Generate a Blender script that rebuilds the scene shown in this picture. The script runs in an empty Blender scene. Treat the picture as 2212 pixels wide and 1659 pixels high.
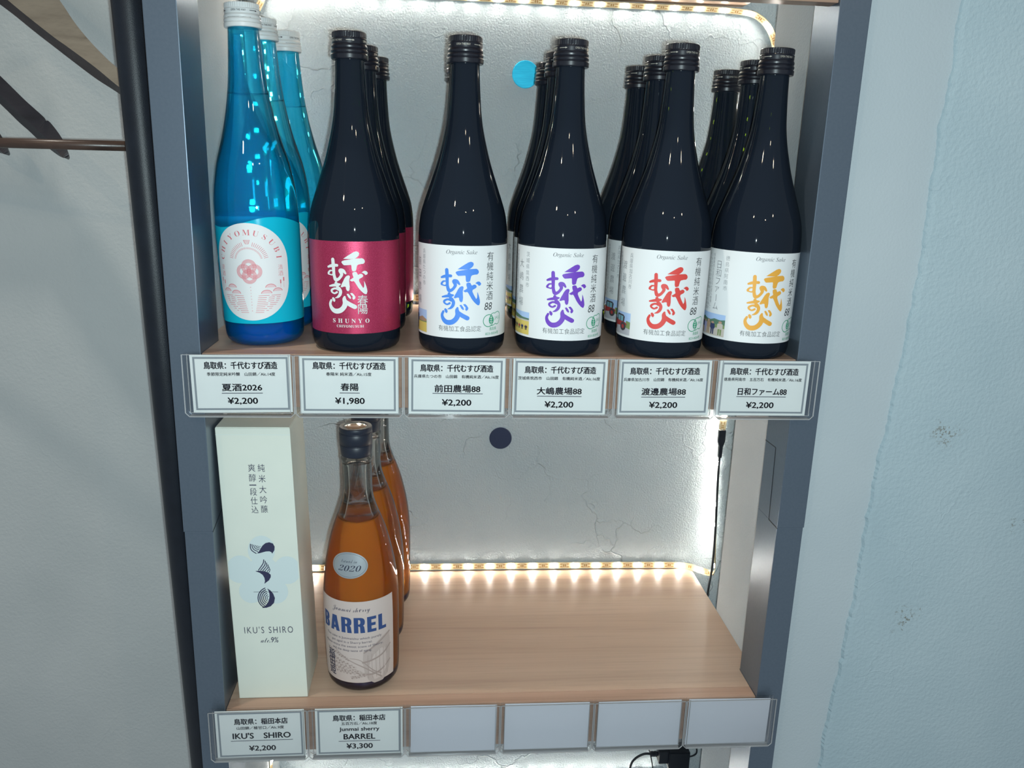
import bpy, bmesh, math, random
from mathutils import Vector, Matrix
random.seed(7)
S = bpy.context.scene
COL = S.collection
PI = math.pi

# ------------------------------------------------------------------ camera, world, lamps, exposure
FPX = 1772.77
CAM = Vector((-0.05734, -0.70753, 0.16132))
R_RIGHT = Vector((0.996448, -0.0790003, 0.0291445))
R_UP = Vector((-0.0080917, 0.2546776, 0.9669922))
R_FWD = Vector((0.0838151, 0.9637937, -0.2531338))
cd = bpy.data.cameras.new('camera')
cam = bpy.data.objects.new('camera', cd)
COL.objects.link(cam)
cd.sensor_fit = 'HORIZONTAL'
cd.sensor_width = 36.0
cd.lens = FPX / 2212.0 * 36.0
cd.clip_start = 0.01
m3 = Matrix((R_RIGHT, R_UP, -R_FWD)).transposed()
cam.matrix_world = Matrix.Translation(CAM) @ m3.to_4x4()
S.camera = cam

W = bpy.data.worlds.new('room_light')
S.world = W
W.use_nodes = True
bg = W.node_tree.nodes['Background']
bg.inputs[0].default_value = (0.78, 0.90, 1.0, 1)
bg.inputs[1].default_value = 0.30

S.view_settings.view_transform = 'Standard'
S.view_settings.look = 'None'
S.view_settings.gamma = 1.0
S.view_settings.use_curve_mapping = False
S.view_settings.exposure = 0.0


def lamp(name, kind, loc, energy, color, radius=0.01):
    d = bpy.data.lights.new(name, kind)
    d.energy = energy
    d.color = color
    d.shadow_soft_size = radius
    o = bpy.data.objects.new(name, d)
    o.location = loc
    COL.objects.link(o)
    return o


# the phone's own flash beside its lens, and the shop's ceiling lamps behind the photographer
lamp('phone_flash', 'POINT', CAM + R_RIGHT * 0.013 - R_UP * 0.011 - R_FWD * 0.004, 16.5, (0.79, 0.97, 1.0), 0.004)
for i, (x, y, z, e) in enumerate([(-0.9, -1.6, 1.3, 9.0), (0.2, -2.3, 1.3, 7.0), (1.0, -1.9, 1.3, 7.0)]):
    lamp('ceiling_lamp', 'POINT', (x, y, z), e, (1.0, 0.80, 0.58), 0.035)

lamp('ceiling_lamp', 'POINT', (-0.52, -0.17, 1.32), 26.0, (1.0, 0.93, 0.82), 0.03)


# ------------------------------------------------------------------ materials
def mat(name, color=(0.5, 0.5, 0.5), rough=0.5, metal=0.0, spec=None, trans=0.0, ior=1.45, emit=None, estr=0.0, coat=0.0):
    m = bpy.data.materials.new(name)
    m.use_nodes = True
    b = m.node_tree.nodes['Principled BSDF']
    b.inputs['Base Color'].default_value = (*color, 1)
    b.inputs['Roughness'].default_value = rough
    b.inputs['Metallic'].default_value = metal
    b.inputs['IOR'].default_value = ior
    b.inputs['Transmission Weight'].default_value = trans
    b.inputs['Coat Weight'].default_value = coat
    if spec is not None:
        b.inputs['Specular IOR Level'].default_value = spec
    if emit:
        b.inputs['Emission Color'].default_value = (*emit, 1)
        b.inputs['Emission Strength'].default_value = estr
    return m


def nodes(m):
    return m.node_tree.nodes, m.node_tree.links, m.node_tree.nodes['Principled BSDF']


def add_noise_color(m, scale, c0, c1, stretch=(1, 1, 1), detail=4, lo=0.3, hi=0.7, bump=0.0, bscale=None, bdist=0.001):
    N, L, b = nodes(m)
    tc = N.new('ShaderNodeTexCoord')
    mp = N.new('ShaderNodeMapping')
    mp.inputs['Scale'].default_value = stretch
    L.new(tc.outputs['Object'], mp.inputs['Vector'])
    nz = N.new('ShaderNodeTexNoise')
    nz.inputs['Scale'].default_value = scale
    nz.inputs['Detail'].default_value = detail
    L.new(mp.outputs[0], nz.inputs['Vector'])
    cr = N.new('ShaderNodeValToRGB')
    cr.color_ramp.elements[0].position = lo
    cr.color_ramp.elements[1].position = hi
    cr.color_ramp.elements[0].color = (*c0, 1)
    cr.color_ramp.elements[1].color = (*c1, 1)
    L.new(nz.outputs[0], cr.inputs[0])
    L.new(cr.outputs[0], b.inputs['Base Color'])
    if bump:
        bn = N.new('ShaderNodeTexNoise')
        bn.inputs['Scale'].default_value = bscale or scale
        bn.inputs['Detail'].default_value = 3
        L.new(mp.outputs[0], bn.inputs['Vector'])
        bp = N.new('ShaderNodeBump')
        bp.inputs['Strength'].default_value = bump
        bp.inputs['Distance'].default_value = bdist
        L.new(bn.outputs[0], bp.inputs['Height'])
        L.new(bp.outputs[0], b.inputs['Normal'])
    return m


def plaster(name, c0, c1, fine=420, strength=0.5, crack=0.5, marks=()):
    """trowelled plaster: soft tone patches, sandy grain, thin trowel ridges"""
    m = mat(name, c0, 0.85, spec=0.25)
    N, L, b = nodes(m)
    tc = N.new('ShaderNodeTexCoord')
    n1 = N.new('ShaderNodeTexNoise')
    n1.inputs['Scale'].default_value = 7
    n1.inputs['Detail'].default_value = 5
    L.new(tc.outputs['Object'], n1.inputs['Vector'])
    cr = N.new('ShaderNodeValToRGB')
    cr.color_ramp.elements[0].position = 0.3
    cr.color_ramp.elements[1].position = 0.7
    cr.color_ramp.elements[0].color = (*c0, 1)
    cr.color_ramp.elements[1].color = (*c1, 1)
    L.new(n1.outputs[0], cr.inputs[0])
    colour = cr.outputs[0]
    for (px, py, pz, rad, c) in marks:      # scuffs where the paint has been rubbed through
        sub = N.new('ShaderNodeVectorMath')
        sub.operation = 'DISTANCE'
        sub.inputs[1].default_value = (px, py, pz)
        wob = N.new('ShaderNodeTexNoise')
        wob.inputs['Scale'].default_value = 70
        L.new(tc.outputs['Object'], wob.inputs['Vector'])
        wa = N.new('ShaderNodeVectorMath')
        wa.operation = 'MULTIPLY_ADD'
        wa.inputs[1].default_value = (0.03, 0.0, 0.03)
        L.new(wob.outputs['Color'], wa.inputs[0])
        ws = N.new('ShaderNodeVectorMath')
        ws.inputs[1].default_value = (-0.015, 0, -0.015)
        L.new(tc.outputs['Object'], ws.inputs[0])
        L.new(ws.outputs[0], wa.inputs[2])
        L.new(wa.outputs[0], sub.inputs[0])
        mr = N.new('ShaderNodeMapRange')
        mr.inputs['From Min'].default_value = rad * 0.4
        mr.inputs['From Max'].default_value = rad
        mr.inputs['To Min'].default_value = 1
        mr.inputs['To Max'].default_value = 0
        L.new(sub.outputs['Value'], mr.inputs['Value'])
        sp = N.new('ShaderNodeTexNoise')
        sp.inputs['Scale'].default_value = 420
        L.new(tc.outputs['Object'], sp.inputs['Vector'])
        gt = N.new('ShaderNodeMapRange')
        gt.inputs['From Min'].default_value = 0.56
        gt.inputs['From Max'].default_value = 0.64
        L.new(sp.outputs[0], gt.inputs['Value'])
        mu = N.new('ShaderNodeMath')
        mu.operation = 'MULTIPLY'
        L.new(mr.outputs[0], mu.inputs[0])
        L.new(gt.outputs[0], mu.inputs[1])
        mx = N.new('ShaderNodeMix')
        mx.data_type = 'RGBA'
        L.new(mu.outputs[0], mx.inputs['Factor'])
        L.new(colour, mx.inputs['A'])
        mx.inputs['B'].default_value = (*c, 1)
        colour = mx.outputs['Result']
    L.new(colour, b.inputs['Base Color'])
    n2 = N.new('ShaderNodeTexNoise')
    n2.inputs['Scale'].default_value = fine
    n2.inputs['Detail'].default_value = 3
    L.new(tc.outputs['Object'], n2.inputs['Vector'])
    # warped ridges
    nw = N.new('ShaderNodeTexNoise')
    nw.inputs['Scale'].default_value = 26
    nw.inputs['Detail'].default_value = 3
    L.new(tc.outputs['Object'], nw.inputs['Vector'])
    ad = N.new('ShaderNodeVectorMath')
    ad.operation = 'MULTIPLY_ADD'
    ad.inputs[1].default_value = (0.06, 0.06, 0.06)
    L.new(nw.outputs['Color'], ad.inputs[0])
    L.new(tc.outputs['Object'], ad.inputs[2])
    vo = N.new('ShaderNodeTexVoronoi')
    vo.feature = 'DISTANCE_TO_EDGE'
    vo.inputs['Scale'].default_value = 13
    L.new(ad.outputs[0], vo.inputs['Vector'])
    rg = N.new('ShaderNodeMapRange')
    rg.inputs['From Min'].default_value = 0.0
    rg.inputs['From Max'].default_value = 0.018
    rg.inputs['To Min'].default_value = crack
    rg.inputs['To Max'].default_value = 0
    L.new(vo.outputs['Distance'], rg.inputs['Value'])
    n3 = N.new('ShaderNodeTexNoise')
    n3.inputs['Scale'].default_value = 9
    L.new(tc.outputs['Object'], n3.inputs['Vector'])
    gate = N.new('ShaderNodeMapRange')
    gate.inputs['From Min'].default_value = 0.48
    gate.inputs['From Max'].default_value = 0.66
    L.new(n3.outputs[0], gate.inputs['Value'])
    mu = N.new('ShaderNodeMath')
    mu.operation = 'MULTIPLY'
    L.new(rg.outputs[0], mu.inputs[0])
    L.new(gate.outputs[0], mu.inputs[1])
    sm = N.new('ShaderNodeMath')
    sm.operation = 'ADD'
    L.new(mu.outputs[0], sm.inputs[0])
    L.new(n2.outputs[0], sm.inputs[1])
    bp = N.new('ShaderNodeBump')
    bp.inputs['Strength'].default_value = strength
    bp.inputs['Distance'].default_value = 0.0016
    L.new(sm.outputs[0], bp.inputs['Height'])
    L.new(bp.outputs[0], b.inputs['Normal'])
    return m


def wood(name, c0, c1, c2, rough=0.32, sx=2.5, sy=60, sz=60, spec=0.5):
    m = mat(name, c0, rough, spec=spec)
    N, L, b = nodes(m)
    tc = N.new('ShaderNodeTexCoord')
    mp = N.new('ShaderNodeMapping')
    mp.inputs['Scale'].default_value = (sx, sy, sz)
    L.new(tc.outputs['Object'], mp.inputs['Vector'])
    n1 = N.new('ShaderNodeTexNoise')
    n1.inputs['Scale'].default_value = 1.0
    n1.inputs['Detail'].default_value = 6
    n1.inputs['Distortion'].default_value = 0.6
    L.new(mp.outputs[0], n1.inputs['Vector'])
    cr = N.new('ShaderNodeValToRGB')
    e = cr.color_ramp.elements
    e[0].position = 0.30
    e[0].color = (*c2, 1)
    e[1].position = 0.72
    e[1].color = (*c1, 1)
    k = e.new(0.45)
    k.color = (*c0, 1)
    L.new(n1.outputs[0], cr.inputs[0])
    mp2 = N.new('ShaderNodeMapping')
    mp2.inputs['Scale'].default_value = (sx * 7, sy * 9, sz * 9)
    L.new(tc.outputs['Object'], mp2.inputs['Vector'])
    n2 = N.new('ShaderNodeTexNoise')
    n2.inputs['Scale'].default_value = 1.0
    n2.inputs['Detail'].default_value = 2
    L.new(mp2.outputs[0], n2.inputs['Vector'])
    mr = N.new('ShaderNodeMapRange')
    mr.inputs['From Min'].default_value = 0.3
    mr.inputs['From Max'].default_value = 0.5
    mr.inputs['To Min'].default_value = 0.92
    mr.inputs['To Max'].default_value = 1.0
    L.new(n2.outputs[0], mr.inputs['Value'])
    mx = N.new('ShaderNodeMix')
    mx.data_type = 'RGBA'
    mx.blend_type = 'MULTIPLY'
    mx.inputs['Factor'].default_value = 1
    L.new(cr.outputs[0], mx.inputs['A'])
    L.new(mr.outputs[0], mx.inputs['B'])
    L.new(mx.outputs['Result'], b.inputs['Base Color'])
    bp = N.new('ShaderNodeBump')
    bp.inputs['Strength'].default_value = 0.12
    bp.inputs['Distance'].default_value = 0.0005
    L.new(n2.outputs[0], bp.inputs['Height'])
    L.new(bp.outputs[0], b.inputs['Normal'])
    return m


def glass(name, color, ior=1.46, rough=0.0, body=None, bfac=0.0):
    m = bpy.data.materials.new(name)
    m.use_nodes = True
    N, L = m.node_tree.nodes, m.node_tree.links
    N.remove(N['Principled BSDF'])
    g = N.new('ShaderNodeBsdfGlass')
    g.inputs['Color'].default_value = (*color, 1)
    g.inputs['IOR'].default_value = ior
    g.inputs['Roughness'].default_value = rough
    out = g.outputs[0]
    if body:                # lens haze and flare put into the glass colour as a diffuse body
        p = N.new('ShaderNodeBsdfPrincipled')
        p.inputs['Base Color'].default_value = (*body, 1)
        p.inputs['Roughness'].default_value = 0.03
        mx = N.new('ShaderNodeMixShader')
        mx.inputs[0].default_value = bfac
        L.new(out, mx.inputs[1])
        L.new(p.outputs[0], mx.inputs[2])
        out = mx.outputs[0]
    L.new(out, N['Material Output'].inputs['Surface'])
    return m


def tinted_clear(name, tint, glossy=1.0, ior=1.49, rough=0.02, refr=0.0, diff=None, dfac=0.0):
    """thin clear sheet: light passes straight through tinted, with a fresnel sheen (and optional body refraction / frosting)"""
    m = bpy.data.materials.new(name)
    m.use_nodes = True
    N, L = m.node_tree.nodes, m.node_tree.links
    N.remove(N['Principled BSDF'])
    tr = N.new('ShaderNodeBsdfTransparent')
    tr.inputs[0].default_value = (*tint, 1)
    body = tr.outputs[0]
    if refr:
        g = N.new('ShaderNodeBsdfRefraction')
        g.inputs['Color'].default_value = (*tint, 1)
        g.inputs['IOR'].default_value = ior
        g.inputs['Roughness'].default_value = 0.0
        mx = N.new('ShaderNodeMixShader')
        mx.inputs[0].default_value = refr
        L.new(tr.outputs[0], mx.inputs[1])
        L.new(g.outputs[0], mx.inputs[2])
        body = mx.outputs[0]
    if dfac:
        df = N.new('ShaderNodeBsdfDiffuse')
        df.inputs[0].default_value = (*diff, 1)
        tl = N.new('ShaderNodeBsdfTranslucent')
        tl.inputs[0].default_value = (*diff, 1)
        m1 = N.new('ShaderNodeMixShader')
        m1.inputs[0].default_value = 0.3
        L.new(df.outputs[0], m1.inputs[1])
        L.new(tl.outputs[0], m1.inputs[2])
        m2 = N.new('ShaderNodeMixShader')
        m2.inputs[0].default_value = dfac
        L.new(body, m2.inputs[1])
        L.new(m1.outputs[0], m2.inputs[2])
        body = m2.outputs[0]
    gl = N.new('ShaderNodeBsdfGlossy')
    gl.inputs['Roughness'].default_value = rough
    fr = N.new('ShaderNodeFresnel')
    fr.inputs['IOR'].default_value = ior
    mu = N.new('ShaderNodeMath')
    mu.operation = 'MULTIPLY'
    mu.inputs[1].default_value = glossy
    L.new(fr.outputs[0], mu.inputs[0])
    mx = N.new('ShaderNodeMixShader')
    L.new(mu.outputs[0], mx.inputs[0])
    L.new(body, mx.inputs[1])
    L.new(gl.outputs[0], mx.inputs[2])
    L.new(mx.outputs[0], N['Material Output'].inputs['Surface'])
    return m


M = {}
M['plaster_back'] = plaster('grey_plaster_alcove', (0.43, 0.49, 0.52), (0.50, 0.555, 0.58), 460, 1.0, 0.9)
M['plaster_side'] = plaster('pale_plaster_side', (0.54, 0.58, 0.60), (0.61, 0.645, 0.66), 420, 0.5, 0.2)
M['plaster_left'] = plaster('grey_plaster_left', (0.46, 0.485, 0.485), (0.52, 0.54, 0.535), 300, 0.35, 0.25)
M['plaster_right'] = plaster('blue_grey_plaster_right', (0.40, 0.505, 0.55), (0.46, 0.56, 0.60), 300, 0.45, 0.3,
                             marks=[(0.4318, 0.018, -0.078, 0.017, (0.24, 0.25, 0.23)), (0.424, 0.018, -0.273, 0.013, (0.24, 0.25, 0.23)),
                                    (0.416, 0.018, -0.289, 0.010, (0.24, 0.25, 0.23)), (0.527, 0.018, -0.172, 0.012, (0.24, 0.25, 0.23))])
M['plaster_base'] = plaster('smooth_first_coat', (0.475, 0.535, 0.565), (0.52, 0.575, 0.60), 420, 0.25, 0.1)
M['wood'] = wood('walnut_veneer', (0.50, 0.345, 0.25), (0.56, 0.395, 0.29), (0.41, 0.275, 0.195), rough=0.34, sx=1.6, sy=38, sz=38)
M['wood_edge'] = wood('walnut_edging', (0.42, 0.265, 0.19), (0.47, 0.31, 0.225), (0.34, 0.21, 0.15), rough=0.30)
M['post'] = add_noise_color(mat('dark_satin_steel', (0.12, 0.15, 0.19), 0.34, 0.65), 420, (0.15, 0.19, 0.24), (0.165, 0.205, 0.255), bump=0.03, bscale=1600, bdist=0.0002)
M['pole'] = add_noise_color(mat('black_textured_paint', (0.006, 0.009, 0.015), 0.42), 60, (0.006, 0.009, 0.015), (0.009, 0.013, 0.021), bump=0.4, bscale=1500, bdist=0.0003)
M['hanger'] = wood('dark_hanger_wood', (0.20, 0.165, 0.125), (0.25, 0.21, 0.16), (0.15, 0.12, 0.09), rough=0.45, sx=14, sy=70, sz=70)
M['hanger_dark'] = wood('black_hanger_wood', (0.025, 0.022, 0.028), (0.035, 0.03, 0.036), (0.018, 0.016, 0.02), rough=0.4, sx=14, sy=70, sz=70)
M['hanger_under_shade'] = wood('shaded_hanger_wood', (0.055, 0.042, 0.042), (0.075, 0.056, 0.055), (0.035, 0.028, 0.030), rough=0.4, sx=14, sy=70, sz=70)  # shade on the underside bevel, painted as darker wood
M['bar'] = wood('hanger_rod_wood', (0.060, 0.035, 0.026), (0.10, 0.06, 0.045), (0.03, 0.018, 0.014), rough=0.3, sx=14, sy=70, sz=70)
M['chrome'] = mat('chrome', (0.6, 0.6, 0.6), 0.15, 1.0)
M['black'] = mat('black_plastic', (0.012, 0.015, 0.022), 0.35)
M['cable'] = mat('black_cable', (0.012, 0.016, 0.022), 0.5)
M['dark_glass'] = glass('dark_green_glass', (0.075, 0.10, 0.018), body=(0.019, 0.028, 0.046), bfac=0.5)
M['blue_glass'] = tinted_clear('blue_glass', (0.24, 0.86, 1.0), 1.0, 1.46, 0.01, refr=0.62, diff=(0.0, 0.56, 0.88), dfac=0.11)
M['blue_neck_air'] = tinted_clear('blue_glass_inner', (0.86, 0.96, 1.0), 0.8, 1.3, 0.01, refr=0.0)
M['blue_base'] = tinted_clear('deep_blue_glass_base', (0.02, 0.16, 0.90), 1.0, 1.46, 0.02, refr=0.6, diff=(0.0, 0.09, 0.95), dfac=0.6)
M['blue_sleeve'] = tinted_clear('frosted_blue_film', (0.30, 0.86, 1.0), 0.5, 1.4, 0.2, refr=0.0, diff=(0.01, 0.74, 0.98), dfac=0.9)
M['clear_glass'] = tinted_clear('clear_flint_glass', (0.97, 0.975, 0.965), 1.0, 1.5, 0.01, refr=0.35)
M['clear_inner'] = tinted_clear('clear_glass_inner', (0.97, 0.975, 0.97), 1.0, 1.4, 0.01, refr=0.0)
M['amber'] = tinted_clear('amber_sake', (1.0, 0.62, 0.15), 0.5, 1.33, 0.02, refr=0.4, diff=(1.0, 0.37, 0.025), dfac=0.42)
M['shade_base'] = tinted_clear('painted_shade_base', (0.16, 0.10, 0.24), 1.0, 1.46, 0.02, refr=0.5, diff=(0.045, 0.03, 0.105), dfac=0.8)  # shade and haze below the amber label, painted in as plum tint
M['cap_black'] = mat('black_lacquered_cap', (0.012, 0.013, 0.020), 0.30, 0.0, coat=0.4)
M['cap_white'] = mat('white_lacquered_cap', (0.78, 0.79, 0.78), 0.38)
M['stopper'] = mat('navy_black_stopper', (0.016, 0.021, 0.036), 0.42)
M['stopper_disc'] = mat('polished_metal_disc', (0.85, 0.82, 0.76), 0.12, 1.0)
M['print_silver'] = mat('silver_print', (0.60, 0.56, 0.48), 0.4, 0.2)
M['print_black'] = mat('black_print', (0.02, 0.022, 0.028), 0.6)
M['paper'] = mat('white_label_paper', (0.80, 0.81, 0.81), 0.6, spec=0.3)
M['paper_blank'] = mat('blank_card_paper', (0.60, 0.62, 0.68), 0.6, spec=0.3)
M['paper_cream'] = mat('beige_label_paper', (0.63, 0.525, 0.485), 0.6, spec=0.3)
M['card'] = mat('card_paper', (0.76, 0.79, 0.78), 0.6, spec=0.3)
M['box'] = add_noise_color(mat('pale_green_white_carton', (0.74, 0.77, 0.68), 0.55, spec=0.3), 30, (0.72, 0.76, 0.68), (0.75, 0.785, 0.70), bump=0.05, bscale=900, bdist=0.0003)
M['box_pale'] = mat('pale_blue_print', (0.64, 0.735, 0.735), 0.55, spec=0.3)
M['ink'] = mat('navy_black_ink', (0.030, 0.035, 0.065), 0.6)
M['ink_soft'] = mat('grey_ink', (0.16, 0.16, 0.18), 0.6)
M['ink_box'] = mat('indigo_ink', (0.035, 0.035, 0.085), 0.5)
M['ink_barrel'] = mat('blue_ink', (0.035, 0.075, 0.22), 0.5)
M['ink_taupe'] = mat('taupe_ink', (0.52, 0.425, 0.39), 0.6)
M['ink_taupe_dark'] = mat('dark_taupe_ink', (0.40, 0.31, 0.28), 0.6)
M['card_border'] = mat('grey_card_border', (0.25, 0.28, 0.31), 0.6)
M['red_foil'] = add_noise_color(mat('crimson_foil', (0.55, 0.045, 0.13), 0.34, 0.45), 2600, (0.36, 0.020, 0.062), (0.60, 0.06, 0.155), lo=0.35, hi=0.65, bump=0.35, bscale=2600, bdist=0.0003)
M['logo_white'] = mat('white_brush_print', (0.76, 0.80, 0.78), 0.5)
M['logo_blue'] = mat('blue_brush_print', (0.075, 0.26, 0.80), 0.5)
M['logo_purple'] = mat('purple_brush_print', (0.17, 0.055, 0.50), 0.5)
M['logo_red'] = mat('red_brush_print', (0.72, 0.065, 0.055), 0.5)
M['logo_orange'] = mat('orange_brush_print', (0.83, 0.40, 0.055), 0.5)
M['green'] = mat('green_print', (0.02, 0.33, 0.17), 0.55)
M['pink_line'] = mat('red_line_print', (0.70, 0.17, 0.20), 0.55)
M['pink_fill'] = mat('pale_pink_print', (0.80, 0.58, 0.60), 0.55)
M['silver'] = mat('silver_sticker', (0.50, 0.55, 0.58), 0.33, 0.6)
M['acrylic'] = tinted_clear('clear_acrylic', (0.985, 0.985, 0.985), 0.7, 1.45, 0.03)
M['acrylic_edge'] = tinted_clear('acrylic_edge', (0.90, 0.92, 0.93), 1.0, 1.9, 0.10, diff=(0.92, 0.93, 0.94), dfac=0.45)  # whitish diffuse share paints bright edge highlights into the rim colour
M['led_ribbon'] = mat('cream_led_tape', (0.82, 0.66, 0.40), 0.5)
M['led_copper'] = mat('copper_pads', (0.55, 0.30, 0.10), 0.4, 0.4)
M['led'] = mat('lit_led', (1, 0.9, 0.7), 0.5, emit=(1.0, 0.965, 0.88), estr=145.0)
M['disc_cyan'] = add_noise_color(mat('brushed_cyan_disc', (0.0, 0.45, 0.72), 0.4, 0.3), 18, (0.0, 0.40, 0.66), (0.01, 0.55, 0.80), stretch=(3, 1, 30), bump=0.1, bscale=40, bdist=0.0003)
M['disc_navy'] = mat('navy_disc', (0.022, 0.032, 0.075), 0.4)
# colours used inside the little printed photographs
for n, c in dict(sky=(0.42, 0.58, 0.86), field=(0.72, 0.56, 0.14), hill=(0.10, 0.20, 0.13), navy=(0.035, 0.05, 0.13), skin=(0.50, 0.30, 0.22),
                 red=(0.42, 0.05, 0.05), tyre=(0.06, 0.05, 0.06), road=(0.50, 0.50, 0.54), sand=(0.58, 0.52, 0.46), grass=(0.22, 0.30, 0.12),
                 lilac=(0.40, 0.40, 0.62), tan=(0.42, 0.28, 0.18), glasspane=(0.20, 0.42, 0.50)).items():
    M['ph_' + n] = mat('photo_print_' + n, c, 0.55)


# ------------------------------------------------------------------ object helpers
def obj(name, bm, material, parent=None, smooth=False, recalc=True):
    if recalc:
        bmesh.ops.recalc_face_normals(bm, faces=bm.faces)
    me = bpy.data.meshes.new(name)
    bm.to_mesh(me)
    bm.free()
    for mm in (material if isinstance(material, (list, tuple)) else [material]):
        me.materials.append(mm)
    if smooth:
        for p in me.polygons:
            p.use_smooth = True
    o = bpy.data.objects.new(name, me)
    COL.objects.link(o)
    if parent:
        o.parent = parent
    return o


def thing(name, label, cat, loc=(0, 0, 0), rot=(0, 0, 0), group=None):
    o = bpy.data.objects.new(name, None)
    COL.objects.link(o)
    o.empty_display_size = 0.02
    o.location = loc
    o.rotation_euler = rot
    tag(o, label, cat, group)
    return o


def tag(o, label, cat, group=None):
    o['label'] = label
    o['category'] = cat
    if group:
        o['group'] = group
    return o


def struct(o):
    o['kind'] = 'structure'
    return o


def copy_tree(o, parent=None):
    c = o.copy()
    COL.objects.link(c)
    if parent:
        c.parent = parent
    for ch in list(o.children):
        copy_tree(ch, c)
    return c


def add_box(bm, x0, x1, y0, y1, z0, z1, bevel=0.0):
    r = bmesh.ops.create_cube(bm, size=1.0)
    vs = r['verts']
    for v in vs:
        v.co = Vector(((x0 + x1) / 2 + v.co.x * (x1 - x0), (y0 + y1) / 2 + v.co.y * (y1 - y0), (z0 + z1) / 2 + v.co.z * (z1 - z0)))
    if bevel:
        es = list({e for v in vs for e in v.link_edges})
        bmesh.ops.bevel(bm, geom=es, offset=bevel, segments=2, affect='EDGES', profile=0.7)


def box_bm(*a, bevel=0.0):
    bm = bmesh.new()
    add_box(bm, *a, bevel=bevel)
    return bm


def add_lathe(bm, prof, n=64, cap0=True, cap1=True, cx=0, cy=0, z0=0):
    rings = []
    for z, r in prof:
        rings.append([bm.verts.new((cx + r * math.cos(2 * PI * k / n), cy + r * math.sin(2 * PI * k / n), z0 + z)) for k in range(n)])
    for a, b in zip(rings, rings[1:]):
        for k in range(n):
            bm.faces.new((a[k], a[(k + 1) % n], b[(k + 1) % n], b[k]))
    if cap0:
        bm.faces.new(list(reversed(rings[0])))
    if cap1:
        bm.faces.new(rings[-1])
    return rings


def lathe_bm(prof, n=64, cap0=True, cap1=True):
    bm = bmesh.new()
    add_lathe(bm, prof, n, cap0, cap1)
    return bm


def inside_out(bm):
    bmesh.ops.recalc_face_normals(bm, faces=bm.faces)
    bmesh.ops.reverse_faces(bm, faces=bm.faces)
    return bm


def smooth_profile(pts, step=0.003):
    """Catmull-Rom through (z, r) control points, sampled finely"""
    out = []
    n = len(pts)
    for i in range(n - 1):
        p0 = pts[max(0, i - 1)]
        p1, p2 = pts[i], pts[i + 1]
        p3 = pts[min(n - 1, i + 2)]
        k = max(1, int(abs(p2[0] - p1[0]) / step))
        for s in range(k):
            t = s / k
            z = p1[0] + (p2[0] - p1[0]) * t
            d1 = (p2[1] - p0[1]) / max(1e-6, (p2[0] - p0[0])) * (p2[0] - p1[0])
            d2 = (p3[1] - p1[1]) / max(1e-6, (p3[0] - p1[0])) * (p2[0] - p1[0])
            h = (2 * t ** 3 - 3 * t * t + 1) * p1[1] + (t ** 3 - 2 * t * t + t) * d1 + (-2 * t ** 3 + 3 * t * t) * p2[1] + (t ** 3 - t * t) * d2
            out.append((z, h))
    out.append(pts[-1])
    return out


def prof_r(prof, z):
    for a, b in zip(prof, prof[1:]):
        if a[0] <= z <= b[0] and b[0] > a[0]:
            return a[1] + (b[1] - a[1]) * (z - a[0]) / (b[0] - a[0])
    return prof[-1][1] if z > prof[-1][0] else prof[0][1]


def add_tube(bm, pts, rad, n=10, cap=True):
    pts = [Vector(p) for p in pts]
    rads = rad if isinstance(rad, (list, tuple)) else [rad] * len(pts)
    rings = []
    ref = None
    for i, p in enumerate(pts):
        t = (pts[min(i + 1, len(pts) - 1)] - pts[max(i - 1, 0)]).normalized()
        if ref is None:
            ref = Vector((0, 0, 1)) if abs(t.z) < 0.9 else Vector((1, 0, 0))
        a = t.cross(ref).normalized()
        b = a.cross(t).normalized()
        ref = b
        rings.append([bm.verts.new(p + a * rads[i] * math.cos(2 * PI * k / n) + b * rads[i] * math.sin(2 * PI * k / n)) for k in range(n)])
    for u, v in zip(rings, rings[1:]):
        for k in range(n):
            bm.faces.new((u[k], u[(k + 1) % n], v[(k + 1) % n], v[k]))
    if cap:
        bm.faces.new(list(reversed(rings[0])))
        bm.faces.new(rings[-1])


def spline(pts, k=8):
    pts = [Vector(p) for p in pts]
    out = []
    for i in range(len(pts) - 1):
        p0 = pts[max(0, i - 1)]
        p1, p2 = pts[i], pts[i + 1]
        p3 = pts[min(len(pts) - 1, i + 2)]
        for s in range(k):
            t = s / k
            out.append(0.5 * ((2 * p1) + (p2 - p0) * t + (2 * p0 - 5 * p1 + 4 * p2 - p3) * t * t + (3 * p1 - p0 - 3 * p2 + p3) * t ** 3))
    out.append(pts[-1])
    return out


# ------------------------------------------------------------------ flat artwork (labels, cards, prints)
_text_cache = {}


def text_mesh(s, bold=0.0, shear=0.0, res=3, space=1.0):
    key = (s, bold, shear, res, space)
    if key in _text_cache:
        return _text_cache[key]
    c = bpy.data.curves.new('text', 'FONT')
    c.body = s
    c.resolution_u = res
    c.offset = bold
    c.shear = shear
    c.space_character = space
    c.fill_mode = 'FRONT'
    o = bpy.data.objects.new('text', c)
    COL.objects.link(o)
    dg = bpy.context.evaluated_depsgraph_get()
    me = bpy.data.meshes.new_from_object(o.evaluated_get(dg))
    V = [(v.co.x, v.co.y) for v in me.vertices]
    F = [tuple(p.vertices) for p in me.polygons]
    bpy.data.objects.remove(o)
    bpy.data.curves.remove(c)
    bpy.data.meshes.remove(me)
    x0, x1 = min(v[0] for v in V), max(v[0] for v in V)
    y0, y1 = min(v[1] for v in V), max(v[1] for v in V)
    _text_cache[key] = (V, F, (x0, x1, y0, y1))
    return _text_cache[key]


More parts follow.
